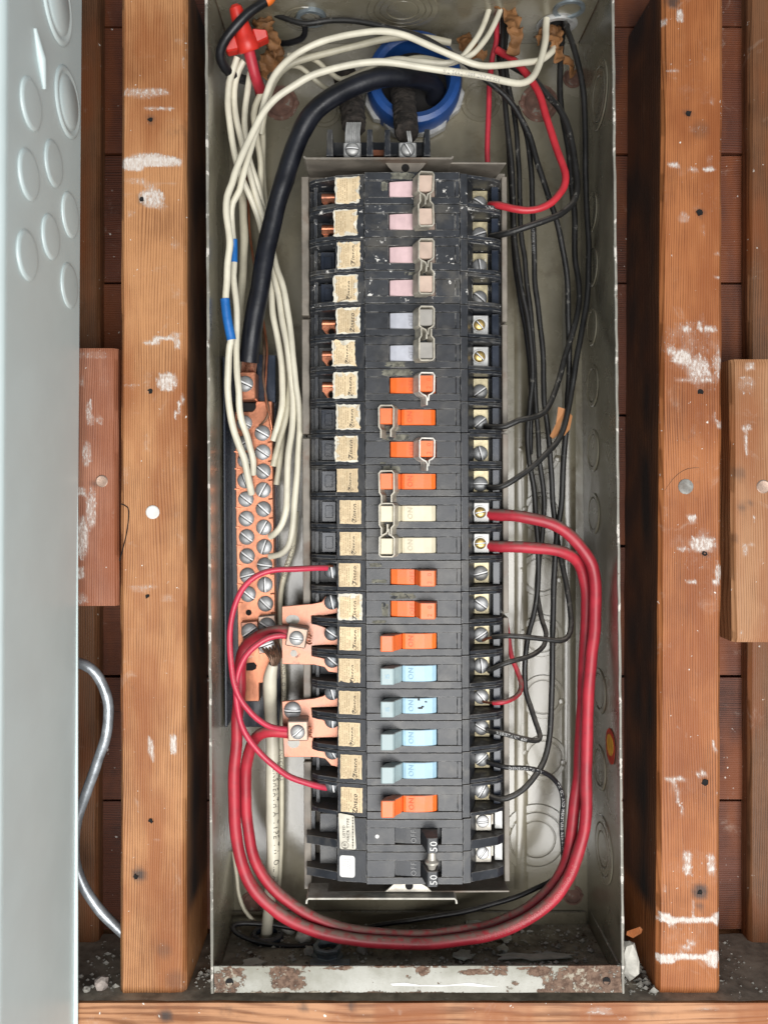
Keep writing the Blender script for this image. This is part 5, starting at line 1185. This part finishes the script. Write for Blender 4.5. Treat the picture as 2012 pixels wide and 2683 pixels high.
def fitting(name, lbl, x, y, d, r, h, m_, up=False):
    t_ = thing(name, lbl, 'cable fitting', P(x, y, d)); c = P(x, y, d); k = S(d)
    mb = MB(); dr = (0,0,1) if up else (0,0,-1)
    mb.lathe(c, dr, [(-.03 if not up else -.004, r*k*.86),(0, r*k*.86),(0, r*k*1.12),(h*.45, r*k*1.16),(h*.5, r*k),(h, r*k*.98),(h, r*k*.74),(h*.4, r*k*.70)], 26, cap=False); mb.build('collar', m_, t_, smooth=True)
    mb = MB(); mb.lathe(c + Vector((0,0,1 if up else -1))*h*.4, dr, [(0, r*k*.72),(.0002, 0)], 20, cap=False); mb.build('bore', m_dark, t_)
    return t_
fitting('cable_connector', 'round steel cable connector at the upper right holding wires', 1458, 60, .068, 46, .004, m_zinc)
fitting('cable_connector', 'blue grey cable bushing at the top edge right of centre', 1490, 5, .045, 42, .007, m_galv)
fitting('cable_connector', 'dark bushing at the top edge above the red connector', 815, 20, .055, 40, .010, m_galv)
fitting('cable_connector', 'dark bushing at the top behind the two white wires', 1300, 2, .06, 42, .010, m_galv)
mb = MB(); pp, rr = px_path([(797,62,56),(800,80,62),(792,100,68),(760,112,74),(735,114,80)], 8, .003); mb.tube(pp, rr, 10); o = mb.build('black_wire', m_ins, None, origin=(0,0,0), smooth=True); tag(o, 'short black wire branch curling under the top crossing wire', 'wire', GB)
# fittings on the floor
zf = f_bl.z + T_ + .0006
def on_floor(x, y): d = zf*F/-(y - CY) - D; return P(x, y, d)
c = on_floor(858, 2505); fl = thing('conduit_nut', 'grey galvanised conduit nut on the dusty box floor', 'conduit nut', c)
k = S(c.y)
mb = MB(); mb.lathe(c, (0,0,1), [(0,42*k),(.002,42*k),(.0022,35*k),(.006,34*k),(.0062,38*k),(.0095,38*k),(.0097,27*k),(.003,25*k)], 8, cap=False); mb.build('nut', m_galv, fl, bevel=.0005)
c = on_floor(865, 2526); mb = MB(); mb.box(c.x - .016, c.x + .016, c.y - .004, c.y + .004, zf, zf + .0022); o = mb.build('strap', m_galv, None, origin=(0,0,0), bevel=.0005); tag(o, 'flat grey strap lying in front of the conduit nut', 'strap')
c = on_floor(699, 2456); k = S(c.y)
mb = MB(); mb.lathe(c, (0,0,1), [(0,44*k),(.003,43*k),(.005,36*k),(.004,28*k),(0,27*k)], 28, cap=False); o = mb.build('grommet', m_plug, None, origin=(0,0,0), smooth=True); tag(o, 'black rubber grommet around the white cable at floor level', 'grommet')
# orange paper tag on the black wires
mb = MB(); q = [(1462,1066,47),(1482,1072,47),(1470,1110,45),(1462,1140,44),(1448,1150,45),(1440,1142,46),(1456,1110,47)]
mb.add([P(x, y, d/1000+.006) for x, y, d in q] + [P(x, y, d/1000+.0066) for x, y, d in q], [tuple(range(7)), tuple(range(13,6,-1))] + [(i, i+7, (i+1) % 7+7, (i+1) % 7) for i in range(7)])
q = [(1488,1078,49),(1499,1090,52),(1492,1125,54),(1478,1142,54),(1474,1140,52)]
mb.add([P(x, y, d/1000+.004) for x, y, d in q] + [P(x, y, d/1000+.0046) for x, y, d in q], [tuple(range(5)), tuple(range(9,4,-1))] + [(i, i+5, (i+1) % 5+5, (i+1) % 5) for i in range(5)])
o = mb.build('paper_tag', m_tag, None, origin=(0,0,0)); tag(o, 'orange paper tag wrapped behind a black wire', 'paper tag')

# ------------------------------------------------------------------ new enclosure standing at left, nearer the camera
en = thing('new_enclosure', 'pale grey new steel enclosure with round knockouts at the left edge', 'enclosure', P(215, 2683, 0))
def XE(z): return P(215, 0, 0).x + (P(196, 2683, 0).x - P(215, 0, 0).x) * (P(0,0,0).z - z)/(P(0,0,0).z - P(0,2683,0).z)
z0, z1 = P(0, 2900, 0).z, P(0, -200, 0).z; dF = -.128
mb = MB(); mb.hexa([(XE(z1)-.0016,dF,z1),(XE(z1),dF,z1),(XE(z0),dF,z0),(XE(z0)-.0016,dF,z0),(XE(z1)-.0016,0,z1),(XE(z1),0,z1),(XE(z0),0,z0),(XE(z0)-.0016,0,z0)]); mb.build('side_panel', m_encl, en)
mb = MB(); n = 8; prof = [(0, 0)] + [(-.009*(1-math.cos(R(90*i/n))), -.009*math.sin(R(90*i/n))) for i in range(1, n+1)] + [(-.06, -.009)]
inner = [(x - .0005, y + .0016) for x, y in prof[::-1]]
pr = prof + inner; m_ = len(pr)
mb.add([(XE(z0) + x, dF - .0003 + y, z0) for x, y in pr] + [(XE(z1) + x, dF - .0003 + y, z1) for x, y in pr], [tuple(range(m_)), tuple(range(2*m_-1, m_-1, -1))] + [(i, (i+1) % m_, (i+1) % m_ + m_, i + m_) for i in range(m_)])
mb.build('front_lip', m_encl, en, smooth=True)
mb = MB(); mb.box(XE(z0) - .30, XE(z1) - .003, -.0015, 0, z0, z1); mb.build('rear_panel', m_encl, en)
def on_side(x, y):
    z = 0
    for _ in range(6): X = XE(z); d = X*F/(x - CX) - D; z = -(y - CY)*S(d)
    return Vector((X + .0001, d, z)), S(d)
for x, y, hh, dbl in ((81,273,134,0),(177,269,180,1),(75,458,132,0),(140,429,120,0),(183,564,118,0),(132,621,118,0),(71,669,132,0),(181,749,118,0),(150,5,210,1)):
    c, k = on_side(x, y); r = hh/2*k; mb = MB(); h = .0016
    if not dbl: pr = [(0,r),(h*.5,r*.985),(h,r*.90),(h*1.05,r*.82),(h*1.05,0)]
    else: pr = [(0,r),(h*.5,r*.985),(h,r*.93),(h,r*.86),(h*.5,r*.80),(h*.5,r*.76),(h*.9,r*.72),(h*1.5,r*.66),(h*1.5,0)]
    mb.lathe(c, (1,0,0), pr, 36, cap=False); mb.build('knockout', m_encl, en, smooth=True)
c, k = on_side(104, 155); mb = MB(); mb.tube([c + Vector((0,-.008,.016)), c + Vector((.001,0,0)), c + Vector((0,.008,-.016))], [.0015,.0035,.0015], 12); mb.build('pressed_tab', m_encl, en, smooth=True)

o, p_, r_ = wire('armoured_cable', 'grey armoured cable curving behind the new enclosure at lower left', [(170,1728,30),(205,1735,30),(240,1752,30),(268,1790,32),(283,1850,34),(278,1930,36),(256,2000,38),(228,2070,40),(207,2130,42),(197,2190,42),(198,2250,42),(212,2305,42),(240,2355,42),(275,2400,44),(330,2450,46)], 13.5, m_armor, cat='cable', n=16)

# ------------------------------------------------------------------ rubble
def lump(c, r, seed, name, m_, flatk=1.0):
    bm = bmesh.new(); bmesh.ops.create_icosphere(bm, subdivisions=2, radius=r)
    for v in bm.verts:
        v.co *= 1 + .38*mnoise.noise(v.co/r*1.3 + Vector((seed, seed*2, 0))); v.co.z *= flatk
    me = bpy.data.meshes.new(name); bm.to_mesh(me); bm.free(); me.materials.append(m_)
    o = bpy.data.objects.new(name, me); COL.objects.link(o); o.location = c; return o
def rubble(name, regions, m_, seed):
    rg = random.Random(seed); mb = MB()
    for (xa, xb, ya, yb, z, n, r0, r1) in regions:
        for _ in range(n):
            r = r0 + (r1 - r0)*rg.random()**3; c = Vector((rg.uniform(xa, xb), rg.uniform(ya, yb), z + r*.3))
            pts = [c + Vector((rg.uniform(.6,1.2)*r*dx, rg.uniform(.6,1.2)*r*dy, rg.uniform(.4,.9)*r*dz)) for dx, dy, dz in ((1,0,0),(-1,0,0),(0,1,0),(0,-1,0),(0,0,1),(0,0,-1))]
            mb.add(pts, [(0,2,4),(2,1,4),(1,3,4),(3,0,4),(2,0,5),(1,2,5),(3,1,5),(0,3,5)])
    o = mb.build(name, m_, None, origin=(0,0,0), recalc=False); o['kind'] = 'stuff'; o['label'] = 'scattered plaster crumbs and grit'; return o
xl, xr = f_bl.x + .008, f_br.x - .008
rubble('plaster_crumbs', [(xl, xr, .008, .094, zf, 900, .0004, .0020), (xl, xl + .09, .01, .09, zf, 120, .0006, .0034), (xr - .13, xr, .01, .085, zf, 240, .0005, .0028),
   (P(1640,0,.02).x, P(1720,0,.02).x, .012, .09, zt + .001, 160, .0008, .0042), (P(200,0,.03).x, P(318,0,.03).x, .02, .09, zt + .001, 50, .0008, .0035), (P(500,0,.02).x, P(552,0,.02).x, .02, .09, zt + .001, 50, .0008, .0040), (P(1900,0,.02).x, P(2010,0,.02).x, .012, .09, zt + .001, 60, .0005, .002)], m_plaster, 3)
rubble('grit', [(xl, xr, .006, .094, zf, 1300, .0003, .0013)], M('dark_grit', (.20,.16,.12), .9, var=.4), 4)
GF = 'paint flakes on the box floor'
def flake(lbl, x, y, w_, dp, seed):
    c = on_floor(x, y); rg = random.Random(seed); n = 15; mb = MB(); top = []
    for k in range(n):
        a = 2*math.pi*k/n; q = rg.uniform(.65, 1.15); top.append(c + Vector((w_*q*math.cos(a), dp*q*math.sin(a), .0022 + .0018*rg.random())))
    mb.add(top + [p - Vector((0,0,.0008)) for p in top], [tuple(range(n)), tuple(range(2*n-1, n-1, -1))] + [(i, i+n, (i+1) % n+n, (i+1) % n) for i in range(n)])
    o = mb.build('paint_flake', m_flake, None, origin=(0,0,0)); tag(o, lbl, 'paint flake', GF)
flake('long pale paint flake along the right part of the floor', 1405, 2514, .036, .0055, 1); flake('pale paint flake left of the long flake', 1215, 2511, .0085, .008, 2); flake('pale flake behind the red cables right of the middle', 1250, 2432, .010, .010, 3)
flake('small pale flake above the long flake', 1318, 2492, .0055, .005, 4); flake('small pale flake in front of the looping red cable', 1325, 2468, .005, .005, 5); flake('flat pale chip at the lower left of the floor', 665, 2530, .010, .006, 6)
for lbl, x, y, r, s_ in (('white plaster lump under the cables near the conduit nut', 800, 2462, .0075, 1), ('white crumb cluster beside the white cable', 757, 2440, .0062, 2), ('pale round crumb in front of the conduit nut', 950, 2492, .0050, 3), ('pale crumb left of the flat strap', 812, 2496, .0045, 4)):
    c = on_floor(x, y); c.z += r*.4; o = lump(c, r, s_, 'plaster_lump', m_plaster, .8); tag(o, lbl, 'plaster lump', 'plaster lumps')
o = lump(P(1648, 2478, .03), .0070, 7, 'plaster_lump', m_plaster, 2.1); tag(o, 'large white plaster lump wedged right of the box corner', 'plaster lump', 'plaster lumps'); o.location.z = zt + .018
o = lump(P(267, 2566, .020), .0056, 8, 'plaster_lump', M('grey_pebble', (.36,.31,.28), .85), .9); tag(o, 'round grey pebble on the sole plate beside the left stud', 'plaster lump', 'plaster lumps'); o.location.z = zt + .0055
o = lump(P(228, 2580, .016), .0032, 9, 'plaster_lump', m_plaster, .8); tag(o, 'small white crumb left of the round grey pebble', 'plaster lump', 'plaster lumps'); o.location.z = zt + .0035
mb = MB(); q = [P(1642,2440,.02), P(1676,2428,.027), P(1682,2435,.030), P(1660,2448,.024)]; mb.hexa(q + [p + Vector((0,.002,-.004)) for p in q]); o = mb.build('wood_splinter', w_stud_r, None, origin=(0,0,0)); tag(o, 'brown wood splinter poking out beside the reddish stud', 'splinter')
print('objects', len(bpy.data.objects))
